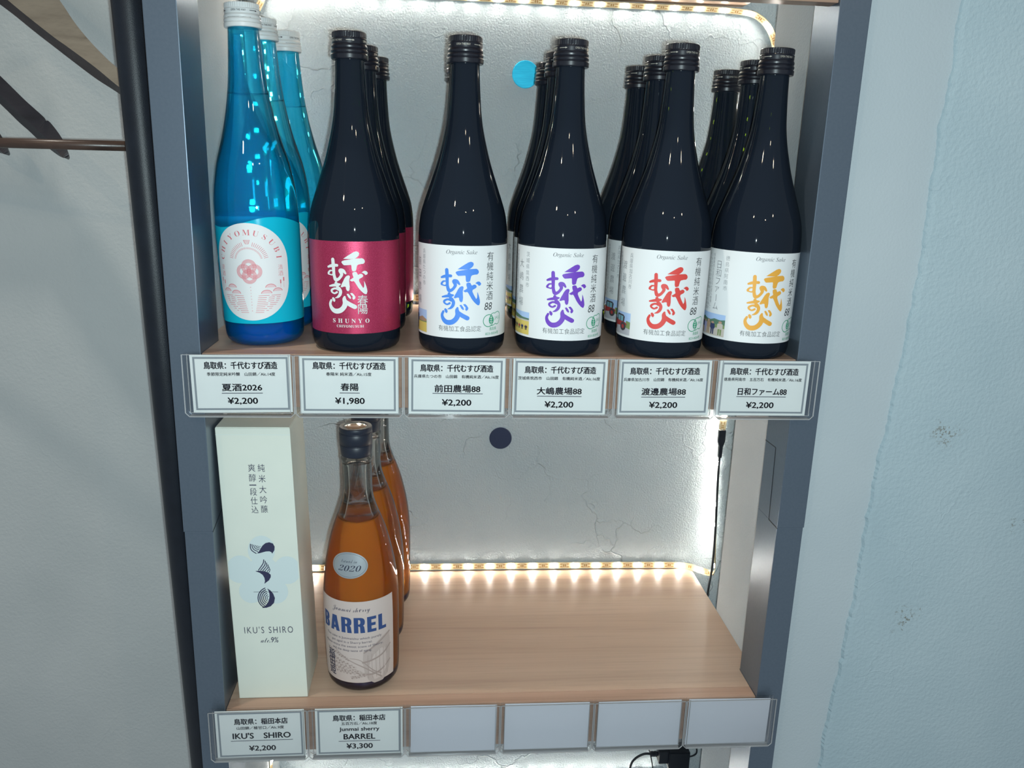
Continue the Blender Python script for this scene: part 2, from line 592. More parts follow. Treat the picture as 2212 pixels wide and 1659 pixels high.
class Art:
    """2-D shapes in metres, u to the right and v up; each shape has a material slot and a layer"""

    def __init__(self):
        self.V, self.F = [], []

    def add(self, V, F, slot=0, layer=0):
        b = len(self.V)
        self.V += [(x, y, layer) for x, y in V]
        self.F += [(tuple(b + i for i in f), slot) for f in F]

    def text(self, s, cx, cy, w=None, h=None, rot=0.0, slot=0, bold=0.0, shear=0.0, layer=0, res=3, space=1.0):
        V, F, (x0, x1, y0, y1) = text_mesh(s, min(bold, 0.0), shear, res, space)
        sx = w / (x1 - x0) if w else None
        sy = h / (y1 - y0) if h else None
        sx = sx or sy
        sy = sy or sx
        ca, sa = math.cos(rot), math.sin(rot)
        out = []
        for x, y in V:
            a, b = (x - (x0 + x1) / 2) * sx, (y - (y0 + y1) / 2) * sy
            out.append((cx + a * ca - b * sa, cy + a * sa + b * ca))
        if bold > 0:                     # heavier weight: the outline printed again, slightly shifted
            e = bold * abs(sy)
            for dx, dy in ((-e, 0), (e, 0), (0, -e * 0.7), (0, e * 0.7)):
                self.add([(x + dx, y + dy) for x, y in out], F, slot, layer)
        self.add(out, F, slot, layer)

    def column(self, s, cx, top, bottom, size, slot=0, bold=0.0, layer=0, res=2, wx=1.0):
        n = len(s)
        pitch = (top - bottom) / n
        for i, ch in enumerate(s):
            V, F, (x0, x1, y0, y1) = text_mesh(ch, min(bold, 0.0), 0.0, res, 1.0)
            cy = top - (i + 0.5) * pitch
            k = size / 0.92
            mx, my = (x0 + x1) / 2, (y0 + y1) / 2
            if ch == 'ー':
                pts = [(cx - (y - my) * k * wx, cy + (x - mx) * k) for x, y in V]
            else:
                pts = [(cx + (x - mx) * k * wx, cy + (y - my) * k) for x, y in V]
            if bold > 0:
                e = bold * k
                for dx, dy in ((-e, 0), (e, 0), (0, -e), (0, e)):
                    self.add([(x + dx, y + dy) for x, y in pts], F, slot, layer)
            self.add(pts, F, slot, layer)

    def poly(self, pts, slot=0, layer=0):
        self.add(list(pts), [tuple(range(len(pts)))], slot, layer)

    def rect(self, x0, x1, y0, y1, slot=0, layer=0):
        self.poly([(x0, y0), (x1, y0), (x1, y1), (x0, y1)], slot, layer)

    def ellipse(self, cx, cy, rx, ry, slot=0, layer=0, n=40, a0=0.0, a1=2 * PI):
        pts = [(cx + rx * math.cos(a0 + (a1 - a0) * k / n), cy + ry * math.sin(a0 + (a1 - a0) * k / n)) for k in range(n + (0 if abs(a1 - a0 - 2 * PI) < 1e-6 else 1))]
        self.poly(pts, slot, layer)

    def stroke(self, pts, w, slot=0, layer=0, smooth=True, caps=True):
        ws = w if isinstance(w, (list, tuple)) else [w] * len(pts)
        P = [Vector((p[0], p[1], q)) for p, q in zip(pts, ws)]
        if smooth and len(P) > 2:
            P = spline(P, 6)
        V, F = [], []
        for i, p in enumerate(P):
            t = (P[min(i + 1, len(P) - 1)] - P[max(0, i - 1)])
            t = Vector((t.x, t.y))
            t = t.normalized() if t.length > 1e-12 else Vector((1, 0))
            nrm = Vector((-t.y, t.x)) * p.z / 2
            V += [(p.x + nrm.x, p.y + nrm.y), (p.x - nrm.x, p.y - nrm.y)]
            if i:
                F.append((2 * i - 2, 2 * i - 1, 2 * i + 1, 2 * i))
        self.add(V, F, slot, layer)
        if caps:
            for p in (P[0], P[-1]):
                self.ellipse(p.x, p.y, p.z / 2, p.z / 2, slot, layer, 12)

    def ring(self, cx, cy, rx, ry, w, slot=0, layer=0, n=40, a0=0.0, a1=2 * PI):
        V, F = [], []
        for k in range(n + 1):
            a = a0 + (a1 - a0) * k / n
            c, s = math.cos(a), math.sin(a)
            V += [(cx + (rx - w / 2) * c, cy + (ry - w / 2) * s), (cx + (rx + w / 2) * c, cy + (ry + w / 2) * s)]
            if k:
                F.append((2 * k - 2, 2 * k - 1, 2 * k + 1, 2 * k))
        self.add(V, F, slot, layer)

    def build(self, name, mats, parent, mapper, cut=0.0, cutv=0.0):
        bm = bmesh.new()
        vs = [bm.verts.new(v) for v in self.V]
        for f, s in self.F:
            try:
                fc = bm.faces.new([vs[i] for i in f])
                fc.material_index = s
            except ValueError:
                pass
        if cut:
            u0, u1 = min(v[0] for v in self.V), max(v[0] for v in self.V)
            k = math.ceil(u0 / cut) * cut
            while k < u1:
                bmesh.ops.bisect_plane(bm, geom=bm.verts[:] + bm.edges[:] + bm.faces[:], plane_co=(k, 0, 0), plane_no=(1, 0, 0), dist=1e-7)
                k += cut
        if cutv:
            u0, u1 = min(v[1] for v in self.V), max(v[1] for v in self.V)
            k = math.ceil(u0 / cutv) * cutv
            while k < u1:
                bmesh.ops.bisect_plane(bm, geom=bm.verts[:] + bm.edges[:] + bm.faces[:], plane_co=(0, k, 0), plane_no=(0, 1, 0), dist=1e-7)
                k += cutv
        for v in bm.verts:
            v.co = Vector(mapper(v.co.x, v.co.y, v.co.z))
        return obj(name, bm, mats, parent, smooth=bool(cutv), recalc=False)


def cyl_map(prof, lift, z_of, turn=0.0, rfix=None):
    """wraps artwork on a surface of revolution; u = 0 faces the front (-Y)"""
    def f(u, v, layer):
        z = z_of(v)
        r0 = rfix or prof_r(prof, z)
        rb = rfix or 0.04
        a = u / rb + turn
        r = r0 + lift + layer * 0.00006
        return (r * math.sin(a), -r * math.cos(a), z)
    return f


def sheet(prof, u0, u1, z0, z1, lift, turn=0.0, rb=0.04, nu=48, nz=10, th=0.0):
    bm = bmesh.new()
    g = []
    for j in range(nz + 1):
        z = z0 + (z1 - z0) * j / nz
        r = prof_r(prof, z) + lift
        g.append([bm.verts.new((r * math.sin((u0 + (u1 - u0) * i / nu) / rb + turn), -r * math.cos((u0 + (u1 - u0) * i / nu) / rb + turn), z)) for i in range(nu + 1)])
    for j in range(nz):
        for i in range(nu):
            bm.faces.new((g[j][i], g[j][i + 1], g[j + 1][i + 1], g[j + 1][i]))
    return bm


# brush-written emblem, drawn in the pixels of one close look (y down), 710 wide
LOGO_POLYS = [
    [(410, 332), (470, 290), (540, 245), (590, 215), (630, 204), (665, 214), (680, 242), (670, 275), (640, 305), (600, 330), (540, 334)],
    [(375, 388), (390, 370), (430, 357), (500, 345), (560, 335), (620, 325), (680, 322), (725, 320), (755, 336), (770, 362), (770, 390), (745, 415),
     (700, 418), (655, 428), (638, 445), (630, 480), (620, 528), (590, 541), (560, 540), (548, 510), (545, 450), (538, 432), (470, 438), (420, 441), (395, 420)],
    [(348, 812), (370, 760), (395, 715), (420, 665), (450, 625), (490, 608), (514, 625), (510, 655), (500, 690), (502, 740), (506, 800), (500, 860),
     (480, 882), (455, 870), (442, 840), (440, 810), (425, 802), (400, 806), (375, 817)],
    [(508, 688), (545, 668), (575, 645), (560, 600), (558, 565), (590, 548), (625, 553), (640, 580), (652, 600), (690, 583), (722, 588), (740, 620),
     (720, 645), (690, 660), (668, 672), (664, 700), (682, 740), (710, 790), (735, 828), (750, 800), (752, 750), (748, 705), (768, 740), (788, 800),
     (800, 850), (804, 890), (790, 932), (765, 934), (730, 910), (690, 870), (650, 820), (615, 760), (592, 722), (575, 705), (545, 713), (522, 702)],
    [(712, 562), (740, 540), (765, 532), (795, 540), (819, 572), (805, 597), (775, 607), (760, 587), (738, 572)],
    [(448, 930), (478, 922), (510, 960), (527, 1000), (508, 1012), (478, 985)],
    [(508, 915), (545, 908), (577, 940), (600, 980), (590, 1010), (560, 1027), (546, 1002), (553, 970), (530, 945)],
    [(180, 1010), (205, 992), (237, 1018), (245, 1050), (226, 1077), (198, 1060)],
]
LOGO_STROKES = [
    ([(222, 350), (228, 440), (232, 540), (238, 620), (264, 688), (312, 680), (352, 640), (374, 590), (348, 532), (400, 534), (442, 578)], [54, 56, 50, 48, 56, 44, 42, 50, 54, 54, 28]),
    ([(128, 478), (180, 460), (250, 447), (296, 446)], [30, 44, 44, 42]),
    ([(205, 538), (160, 545), (128, 588), (150, 604), (195, 612), (215, 600)], [16, 26, 34, 20, 20, 26]),
    ([(146, 804), (220, 788), (300, 774), (340, 766)], [24, 40, 48, 24]),
    ([(268, 748), (288, 800), (300, 850)], [48, 46, 46]),
    ([(285, 846), (235, 842), (182, 872), (184, 902), (232, 926), (280, 904)], [34, 30, 34, 30, 26, 32]),
    ([(312, 836), (344, 880), (334, 940), (295, 984), (244, 1004)], [58, 50, 48, 34, 8]),
    ([(166, 1050), (142, 1112), (168, 1184), (232, 1230), (320, 1222), (388, 1168), (420, 1096), (408, 1020), (414, 980)], [36, 46, 62, 74, 76, 74, 76, 60, 32]),
    ([(424, 1062), (500, 1108), (575, 1146), (588, 1150)], [66, 66, 68, 62]),
]


def draw_logo(art, cx, cy, width, slot=0):
    k = width / 710.0
    for p in LOGO_POLYS:
        art.poly([(cx + (x - 465) * k, cy - (y - 737) * k) for x, y in reversed(p)], slot)
    for p, w in LOGO_STROKES:
        art.stroke([(cx + (x - 465) * k, cy - (y - 737) * k) for x, y in p], [a * k * 1.12 for a in w], slot)


# ------------------------------------------------------------------ the setting
Z_UP, Z_LOW, Z_TOP = 0.0, -0.3547, 0.3655
YB = 0.285          # alcove back wall
XS = 0.2795         # alcove side faces


def build_setting():
    bw = struct(obj('wall_back', box_bm(-0.40, 0.345, YB, YB + 0.03, -0.95, 0.75), M['plaster_back']))
    # left reveal and the wall carrying the coats
    bm = box_bm(-0.306, -XS, 0.0595, YB, -0.95, 0.75)
    struct(obj('trim_1', bm, M['plaster_side']))
    struct(obj('wall_left', box_bm(-1.6, -0.306, 0.275, 0.305, -0.95, 0.75), M['plaster_left']))
    # right reveal: a board that stops short of the back wall
    struct(obj('trim_2', box_bm(XS, 0.297, 0.051, 0.174, -0.95, 0.75, bevel=0.001), M['plaster_side']))
    # right wall: thin first coat beside the post, thicker ragged coat beyond
    bm = bmesh.new()
    add_box(bm, 0.297, 1.7, 0.022, 0.05, -0.95, 0.75)
    add_box(bm, 0.335, 0.36, 0.05, YB + 0.03, -0.95, 0.75)
    key = [(0.3835, 0.75), (0.3832, 0.32), (0.3831, 0.2374), (0.3790, 0.1584), (0.3795, 0.0665), (0.3733, -0.0361), (0.3666, -0.1164), (0.3632, -0.2475), (0.3570, -0.367), (0.353, -0.4587), (0.345, -0.70), (0.34, -0.95)]
    edge = []
    w1 = w2 = 0.0
    for (xa, za), (xb, zb) in zip(key, key[1:]):
        n = max(2, int(abs(za - zb) / 0.0025))
        for i in range(n):
            t = i / n
            z = za + (zb - za) * t
            w1 = w1 * 0.93 + random.uniform(-1, 1) * 0.0007
            w2 = w2 * 0.5 + random.uniform(-1, 1) * (0.0006 if z < -0.05 else 0.0003)
            rough = w1 + w2
            edge.append((xa + (xb - xa) * t + rough, z))
    edge.append(key[-1])
    n_base = len(bm.faces)
    yf, yb_ = 0.0178, 0.0222
    prev = None
    for x, z in edge:
        cur = [bm.verts.new((x, yb_, z)), bm.verts.new((x + 0.0016, yf + 0.0004, z)), bm.verts.new((x + 0.006, yf, z)), bm.verts.new((1.7, yf, z))]
        if prev:
            for k in range(3):
                bm.faces.new((prev[k], prev[k + 1], cur[k + 1], cur[k]))
        prev = cur
    for i, f in enumerate(list(bm.faces)):
        f.material_index = 0 if i >= n_base else 1
    struct(obj('wall_right', bm, [M['plaster_right'], M['plaster_base']], recalc=True))


build_setting()


# ------------------------------------------------------------------ shelf posts
def build_post(side):
    if side < 0:
        x0, x1, yd = -0.2903, -0.265, 0.0585
        lab = 'dark steel shelf post on the left, beside the black clothes pole'
    else:
        x0, x1, yd = 0.265, 0.2911, 0.0497
        lab = 'dark steel shelf post on the right, against the blue-grey wall'
    t = thing('shelf_post', lab, 'post', ((x0 + x1) / 2, 0, -0.95), group=None)
    xm = (x0 + x1) / 2
    o = 0.0008
    obj('upper_section', box_bm(x0 - xm - (o if side < 0 else 0), x1 - xm + (o if side > 0 else 0), 0, yd, 0.784, 1.70, bevel=0.0007), M['post'], t)
    obj('lower_section', box_bm(x0 - xm, x1 - xm, 0.0004, yd, 0, 0.784, bevel=0.0007), M['post'], t)
    # seam of the sleeve joint on the inner face and front
    bm = bmesh.new()
    xi = (x1 if side < 0 else x0) - xm
    s = -side
    g = 0.0003
    pts = [(yd, 0.8567), (0.024, 0.8575), (0.0208, 0.7834), (-0.0001, 0.7834)]
    if side < 0:
        pts = [(yd, 0.800), (0.022, 0.790), (0.0, 0.784)]
    for (ya, za), (yb2, zb) in zip(pts, pts[1:]):
        d = Vector((yb2 - ya, zb - za)).normalized()
        n = Vector((-d.y, d.x)) * 0.0004
        q = [(ya + n.x, za + n.y), (ya - n.x, za - n.y), (yb2 - n.x, zb - n.y), (yb2 + n.x, zb + n.y)]
        a = [bm.verts.new((xi + s * g, y, z)) for y, z in q]
        b = [bm.verts.new((xi - s * g, y, z)) for y, z in q]
        bm.faces.new(a)
        bm.faces.new(list(reversed(b)))
        for k in range(4):
            bm.faces.new((a[k], a[(k + 1) % 4], b[(k + 1) % 4], b[k]))
    obj('joint_seam', bm, M['black'], t)


build_post(-1)
build_post(1)


# ------------------------------------------------------------------ shelves
def build_shelf(z, label, lip=0.048):
    t = thing('wooden_shelf', label, 'shelf', (0, 0.15, z - 0.018))
    bm = bmesh.new()
    pts = [(-XS + 0.0004, 0.0600), (-0.2647, 0.0600), (-0.2647, 0.0195), (0.2647, 0.0195), (0.2647, 0.0512), (XS - 0.0004, 0.0512), (XS - 0.0004, YB - 0.0015), (-XS + 0.0004, YB - 0.0015)]
    a = [bm.verts.new((x, y - 0.15, 0)) for x, y in pts]
    b = [bm.verts.new((x, y - 0.15, 0.018)) for x, y in pts]
    bm.faces.new(a)
    bm.faces.new(b)
    for k in range(len(pts)):
        bm.faces.new((a[k], a[(k + 1) % len(pts)], b[(k + 1) % len(pts)], b[k]))
    obj('board', bm, M['wood'], t)
    obj('front_lip', box_bm(-0.2647, 0.2647, 0.0023 - 0.15, 0.0190 - 0.15, 0.018 - lip, 0.0183, bevel=0.0008), M['wood_edge'], t)


build_shelf(Z_TOP, 'wooden shelf at the top edge, over the row of sake bottles', 0.0640)
build_shelf(Z_UP, 'wooden shelf carrying the rows of upright sake bottles')
build_shelf(Z_LOW, 'mostly empty wooden shelf with the white carton and amber bottles')


# ------------------------------------------------------------------ wall discs
def disc(x, z, r, m, lab):
    bm = bmesh.new()
    prof = [(0, r), (0.0012, r), (0.0018, r - 0.0006)]
    rings = add_lathe(bm, prof, 56)
    bmesh.ops.rotate(bm, verts=bm.verts, cent=(0, 0, 0), matrix=Matrix.Rotation(PI / 2, 3, 'X'))
    o = obj('cable_hole_cover', bm, m)
    o.location = (x, YB - 0.0002, z)
    tag(o, lab, 'cover')


disc(0.0335, 0.2663, 0.0151, M['disc_cyan'], 'bright cyan round cover on the wall behind the upper bottles')
disc(0.0163, -0.1706, 0.0143, M['disc_navy'], 'dark navy round cover on the wall above the empty shelf')


# ------------------------------------------------------------------ LED tapes
def led_strip(label, pts, nrm, pitch=0.0285, start=0.012, w=0.0082, extra=None):
    """pts: control points; nrm: facing of the tape at each control point"""
    P = spline(pts, 8)
    Nn = [v.normalized() for v in spline(nrm, 8)]
    base = Vector(pts[0])
    t = thing('led_strip', label, 'light strip', base)
    bm = bmesh.new()
    pads = bmesh.new()
    rows = []
    L = [0.0]
    for a, b in zip(P, P[1:]):
        L.append(L[-1] + (b - a).length)
    frames = []
    for i, p in enumerate(P):
        d = (P[min(i + 1, len(P) - 1)] - P[max(0, i - 1)]).normalized()
        n = (Nn[i] - d * Nn[i].dot(d)).normalized()
        s = d.cross(n).normalized()
        frames.append((p - base, d, n, s))
        th = 0.0004
        rows.append([bm.verts.new(p - base + s * sw * w / 2 + n * sn * th) for sw, sn in ((-1, -1), (1, -1), (1, 1), (-1, 1))])
    for a, b in zip(rows, rows[1:]):
        for k in range(4):
            bm.faces.new((a[k], a[(k + 1) % 4], b[(k + 1) % 4], b[k]))
    bm.faces.new(rows[0])
    bm.faces.new(rows[-1])
    obj('tape', bm, M['led_ribbon'], t)

    def at(s):
        for i in range(len(L) - 1):
            if L[i] <= s <= L[i + 1]:
                k = (s - L[i]) / max(1e-9, L[i + 1] - L[i])
                f, g = frames[i], frames[i + 1]
                d = f[1].lerp(g[1], k).normalized()
                n = f[2].lerp(g[2], k)
                n = (n - d * n.dot(d)).normalized()
                return f[0].lerp(g[0], k), d, n, d.cross(n)
        return frames[-1]

    def chunk(b2, c, d, n, s, a, e, h0, h1):
        r = bmesh.ops.create_cube(b2, size=1.0)
        for v in r['verts']:
            q = v.co.copy()
            v.co = c + d * q.x * a + s * q.y * e + n * (h0 + (q.z + 0.5) * (h1 - h0))

    s = start
    proto = None
    while s < L[-1] - 0.004:
        c, d, n, sd = at(s)
        if proto is None:
            b2 = bmesh.new()
            chunk(b2, Vector((0, 0, 0)), Vector((1, 0, 0)), Vector((0, 0, 1)), Vector((0, 1, 0)), 0.0046, 0.0046, 0.0004, 0.0016)
            proto = obj('led_chip', b2, M['led'], t)
            o = proto
        else:
            o = proto.copy()
            COL.objects.link(o)
            o.parent = t
        mm = Matrix((d, n.cross(d), n)).transposed().to_4x4()
        mm.translation = c
        o.matrix_local = mm
        sp = s + pitch / 2
        if sp < L[-1] - 0.003:
            c, d, n, sd = at(sp)
            for da, de in ((-0.0045, 0.0018), (-0.0045, -0.0018), (0.0045, 0.0018), (0.0045, -0.0018)):
                chunk(pads, c + d * da + sd * de, d, n, sd, 0.0035, 0.0010, 0.0004, 0.0006)
            for da in (-0.0012, 0.0012):
                chunk(pads, c + d * da, d, n, sd, 0.0012, 0.0036, 0.0004, 0.0008)
        s += pitch
    obj('solder_pads', pads, M['led_copper'], t)
    return t


dn = (0, -0.55, -0.83)
fr = (0, -1, 0.15)
led_strip('lit LED tape looping behind the upper row of bottles',
          [(-0.268, 0.272, 0.012), (-0.268, 0.272, 0.16), (-0.266, 0.272, 0.290), (-0.258, 0.274, 0.326), (-0.236, 0.276, 0.3425), (-0.12, 0.277, 0.3428), (0.02, 0.277, 0.3426), (0.15, 0.277, 0.3424), (0.262, 0.276, 0.3420),
           (0.298, 0.272, 0.3345), (0.316, 0.268, 0.308), (0.3165, 0.266, 0.27), (0.309, 0.262, 0.10), (0.300, 0.254, -0.02), (0.2915, 0.245, -0.120), (0.2900, 0.243, -0.1445)],
          [(0.5, -0.8, 0), (0.5, -0.8, 0), (0.6, -0.8, 0), (0.6, -0.6, -0.5), dn, dn, dn, dn, dn, (-0.6, -0.5, -0.6), (-0.8, -0.6, -0.1), (-0.8, -0.6, 0), (-0.8, -0.6, 0), (-0.5, -0.85, 0), (-0.25, -0.95, 0), (-0.2, -1, 0)])
led_strip('lit LED tape along the back of the bottle shelf',
          [(-0.262, 0.281, 0.008), (-0.1, 0.2815, 0.008), (0.1, 0.2815, 0.008), (0.262, 0.281, 0.008)], [fr, fr, fr, fr])
led_strip('lit LED tape along the back of the empty shelf, turning up at the right',
          [(-0.262, 0.280, Z_LOW + 0.0075), (-0.1, 0.2815, Z_LOW + 0.0065), (0.1, 0.2815, Z_LOW + 0.0065), (0.235, 0.281, Z_LOW + 0.006), (0.272, 0.280, Z_LOW + 0.0045), (0.2875, 0.268, Z_LOW + 0.0045),
           (0.3000, 0.258, Z_LOW + 0.0050), (0.3050, 0.260, Z_LOW + 0.0120), (0.3055, 0.268, Z_LOW + 0.03), (0.3035, 0.273, -0.25), (0.2995, 0.273, -0.15), (0.297, 0.273, -0.035)],
          [fr, fr, fr, fr, (-0.3, -1, 0.1), (-1, -0.5, 0.2), (-1, 0.1, 0.5), (-0.9, 0.6, 0.3), (-0.8, 0.5, 0), (-0.85, 0.45, 0), (-0.85, 0.45, 0), (-0.85, 0.45, 0)])
led_strip('lit LED tape hidden under the bottle shelf, over the empty shelf',
          [(-0.255, 0.274, -0.030), (0.0, 0.275, -0.030), (0.255, 0.274, -0.030)], [dn, dn, dn])
led_strip('lit LED tape in the lowest bay, under the price holders',
          [(-0.2775, 0.228, -0.585), (-0.2770, 0.232, -0.64), (-0.262, 0.258, -0.672), (-0.215, 0.275, -0.678), (-0.12, 0.277, -0.678), (0.10, 0.277, -0.678), (0.25, 0.276, -0.678)],
          [(1, -0.2, 0), (1, -0.2, 0), (0.6, -0.6, 0.5), (0, -0.6, 0.8), (0, -0.6, 0.8), (0, -0.6, 0.8), (0, -0.6, 0.8)])


# connector and cable of the upper tape
def build_connector():
    t = thing('strip_connector', 'black plug and cable hanging from the LED tape at right', 'cable', (0.2898, 0.2425, -0.1455))
    bm = bmesh.new()
    prof = [(0, 0.0043), (-0.014, 0.0043), (-0.017, 0.0036), (-0.021, 0.0022), (-0.034, 0.0021), (-0.036, 0.0017)]
    rings = []
    for z, r in prof:
        rings.append([bm.verts.new((sx * r, sy * min(r, 0.0022), z)) for sx, sy in ((-1, -1), (1, -1), (1, 1), (-1, 1))])
    for a, b in zip(rings, rings[1:]):
        for k in range(4):
            bm.faces.new((a[k], a[(k + 1) % 4], b[(k + 1) % 4], b[k]))
    bm.faces.new(rings[0])
    bm.faces.new(rings[-1])
    obj('plug', bm, M['black'], t)
    bm = bmesh.new()
    add_tube(bm, spline([(0, 0, -0.034), (0.0005, -0.001, -0.07), (0.002, -0.004, -0.12), (0.0025, -0.006, -0.165), (0.0005, -0.010, -0.19), (-0.003, -0.016, -0.205), (-0.0045, -0.017, -0.23), (-0.004, -0.012, -0.30), (-0.012, 0.005, -0.46)], 8), 0.0014, 8)
    obj('cord', bm, M['cable'], t, smooth=True)


build_connector()


def build_adapter():
    t = thing('power_adapter', 'black power adapter with plugged-in cables in the lowest bay', 'adapter', (0.272, 0.25, -0.66))
    bm = bmesh.new()
    a = [(-0.013, 0.047), (0.0165, 0.047), (0.0165, -0.03), (0.004, -0.03), (-0.013, 0.024)]
    f = [bm.verts.new((x, -0.012, z)) for x, z in a]
    b = [bm.verts.new((x, 0.012, z)) for x, z in a]
    bm.faces.new(f)
    bm.faces.new(list(reversed(b)))
    for k in range(5):
        bm.faces.new((f[k], f[(k + 1) % 5], b[(k + 1) % 5], b[k]))
    bmesh.ops.bevel(bm, geom=bm.edges[:], offset=0.0012, segments=2, affect='EDGES')
    obj('body', bm, M['black'], t)
    p = obj('plug', box_bm(-0.026, -0.0128, -0.008, 0.008, 0.027, 0.0455, bevel=0.001), M['black'], t)
    bm = bmesh.new()
    for k in range(4):
        add_box(bm, -0.0295 - k * 0.0022, -0.0280 - k * 0.0022, -0.0028, 0.0028, 0.0345, 0.0405, bevel=0.0004)
    add_box(bm, -0.037, -0.026, -0.0018, 0.0018, 0.0355, 0.0395)
    obj('strain_relief', bm, M['black'], p)
    bm = bmesh.new()
    add_tube(bm, spline([(-0.036, 0, 0.0375), (-0.046, 0, 0.0375), (-0.058, 0, 0.030), (-0.064, 0, 0.016), (-0.066, 0, -0.02), (-0.066, 0.004, -0.052)], 8), 0.0016, 8)
    obj('cord', bm, M['cable'], p, smooth=True)
    bm = bmesh.new()
    add_tube(bm, spline([(0.016, 0, 0.030), (0.024, -0.001, 0.033), (0.0285, -0.002, 0.038), (0.028, -0.002, 0.046), (0.024, 0.0, 0.054)], 8), 0.0010, 8)
    obj('loop_cord', bm, M['cable'], t, smooth=True)
    bm = bmesh.new()
    add_tube(bm, spline([(-0.041, 0.012, 0.050), (-0.036, 0.012, 0.036), (-0.030, 0.012, 0.015), (-0.022, 0.012, -0.03)], 6), 0.0008, 8)
    obj('thin_cord', bm, M['cable'], t, smooth=True)


build_adapter()
bm = bmesh.new()
bmesh.ops.create_uvsphere(bm, u_segments=16, v_segments=10, radius=0.0042)
for v in bm.verts:
    v.co.x *= 0.45
o = obj('cable_clip', bm, M['black'], smooth=True)
o.location = (-XS + 0.0006, 0.092, 0.1785)
tag(o, 'tiny black clip behind the left post beside the blue bottles', 'clip')


# ------------------------------------------------------------------ clothes pole and hangers
def build_rack():
    t = thing('clothes_rack', 'black clothes rack pole standing left of the shelf', 'rack', (-0.3095, 0.0765, -0.95))
    bm = bmesh.new()
    add_tube(bm, [(0.0065, 0, 0), (-0.0128, 0, 0.95), (-0.0180, 0, 1.236), (-0.0270, 0, 1.62)], 0.0140, 40)
    obj('pole', bm, M['pole'], t, smooth=True)
    bm = bmesh.new()
    add_tube(bm, [(-0.0270, 0.0, 1.60), (-0.2, 0.062, 1.60), (-0.55, 0.075, 1.60)], 0.0095, 20)
    obj('rail', bm, M['pole'], t, smooth=True)
    bm = bmesh.new()
    add_tube(bm, [(0.0065, 0, 0.002), (-0.02, -0.22, 0.012)], 0.012, 16)
    obj('foot', bm, M['pole'], t, smooth=True)


build_rack()

PH = math.radians(-15)


def build_hanger(label, p0, uc, up, low, bot, tip, rodz, zs, woodm, under, notch=False, depth=0.0):
    """outlines of the right arm (u to the right, z up); mirrored about the hook line u = uc"""
    t = thing('clothes_hanger', label, 'hanger', (p0[0], p0[1], 0.0), (0, 0, PH), group='wooden hangers on the clothes rack')
    bm = bmesh.new()
    n = len(up)
    up, low, bot = [[(p.x, p.y) for p in spline([Vector((a, b, 0)) for a, b in q], 5)] for q in (up, low, bot)]
    n = len(up)
    dU, dL, dB = 0.008, 0.0, depth or 0.026

    def arm(sgn):
        f = (lambda u: u) if sgn > 0 else (lambda u: 2 * uc - u)
        A = [bm.verts.new((f(u), dU - 0.004, z)) for u, z in up]
        B = [bm.verts.new((f(u), dL, z)) for u, z in low]
        kb = 0.45 * dB
        Cc = [bm.verts.new((f(u - kb * 0.70), kb, z + kb * 0.18)) for u, z in bot]
        D = [bm.verts.new((f(u - kb * 1.1), dB, z + kb * 0.9)) for u, z in bot]
        E = [bm.verts.new((f(u - kb * 1.2), dB, z - kb * 0.35)) for u, z in up]
        rows = [A, B, Cc, D, E]
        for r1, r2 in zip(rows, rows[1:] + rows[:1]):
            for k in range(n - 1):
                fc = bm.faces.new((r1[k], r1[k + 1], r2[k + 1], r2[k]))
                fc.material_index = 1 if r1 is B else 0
        bm.faces.new([r[0] for r in rows])
        bm.faces.new([r[-1] for r in rows])
    arm(1)
    arm(-1)
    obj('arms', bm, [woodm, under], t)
    if rodz:
        z, r, ur = rodz
        bm = bmesh.new()
        add_tube(bm, [(2 * uc - ur, 0.010, z), (ur, 0.010, z + 0.0005)], r, 20)
        obj('trouser_bar', bm, M['bar'], t, smooth=True)
    bm = bmesh.new()
    add_tube(bm, spline([(uc, 0.012, zs - 0.01), (uc, 0.012, zs + 0.05), (uc + 0.018, 0.012, zs + 0.075), (uc + 0.006, 0.012, zs + 0.098), (uc - 0.016, 0.012, zs + 0.085)], 8), 0.0016, 8)
    obj('hook', bm, M['chrome'], t, smooth=True)


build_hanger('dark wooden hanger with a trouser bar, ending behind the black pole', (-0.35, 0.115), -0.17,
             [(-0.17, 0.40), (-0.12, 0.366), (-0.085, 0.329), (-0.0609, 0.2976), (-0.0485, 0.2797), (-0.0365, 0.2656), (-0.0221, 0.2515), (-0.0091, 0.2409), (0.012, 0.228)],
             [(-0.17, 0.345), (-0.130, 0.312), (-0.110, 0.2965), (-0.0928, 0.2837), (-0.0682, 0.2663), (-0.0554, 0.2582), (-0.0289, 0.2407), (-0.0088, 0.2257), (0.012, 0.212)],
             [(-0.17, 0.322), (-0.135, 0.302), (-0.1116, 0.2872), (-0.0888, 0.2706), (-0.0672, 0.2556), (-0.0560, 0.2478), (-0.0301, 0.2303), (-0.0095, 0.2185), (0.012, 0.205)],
             None, (0.1713, 0.0047, 0.004), 0.40, M['hanger'], M['hanger_under_shade'])
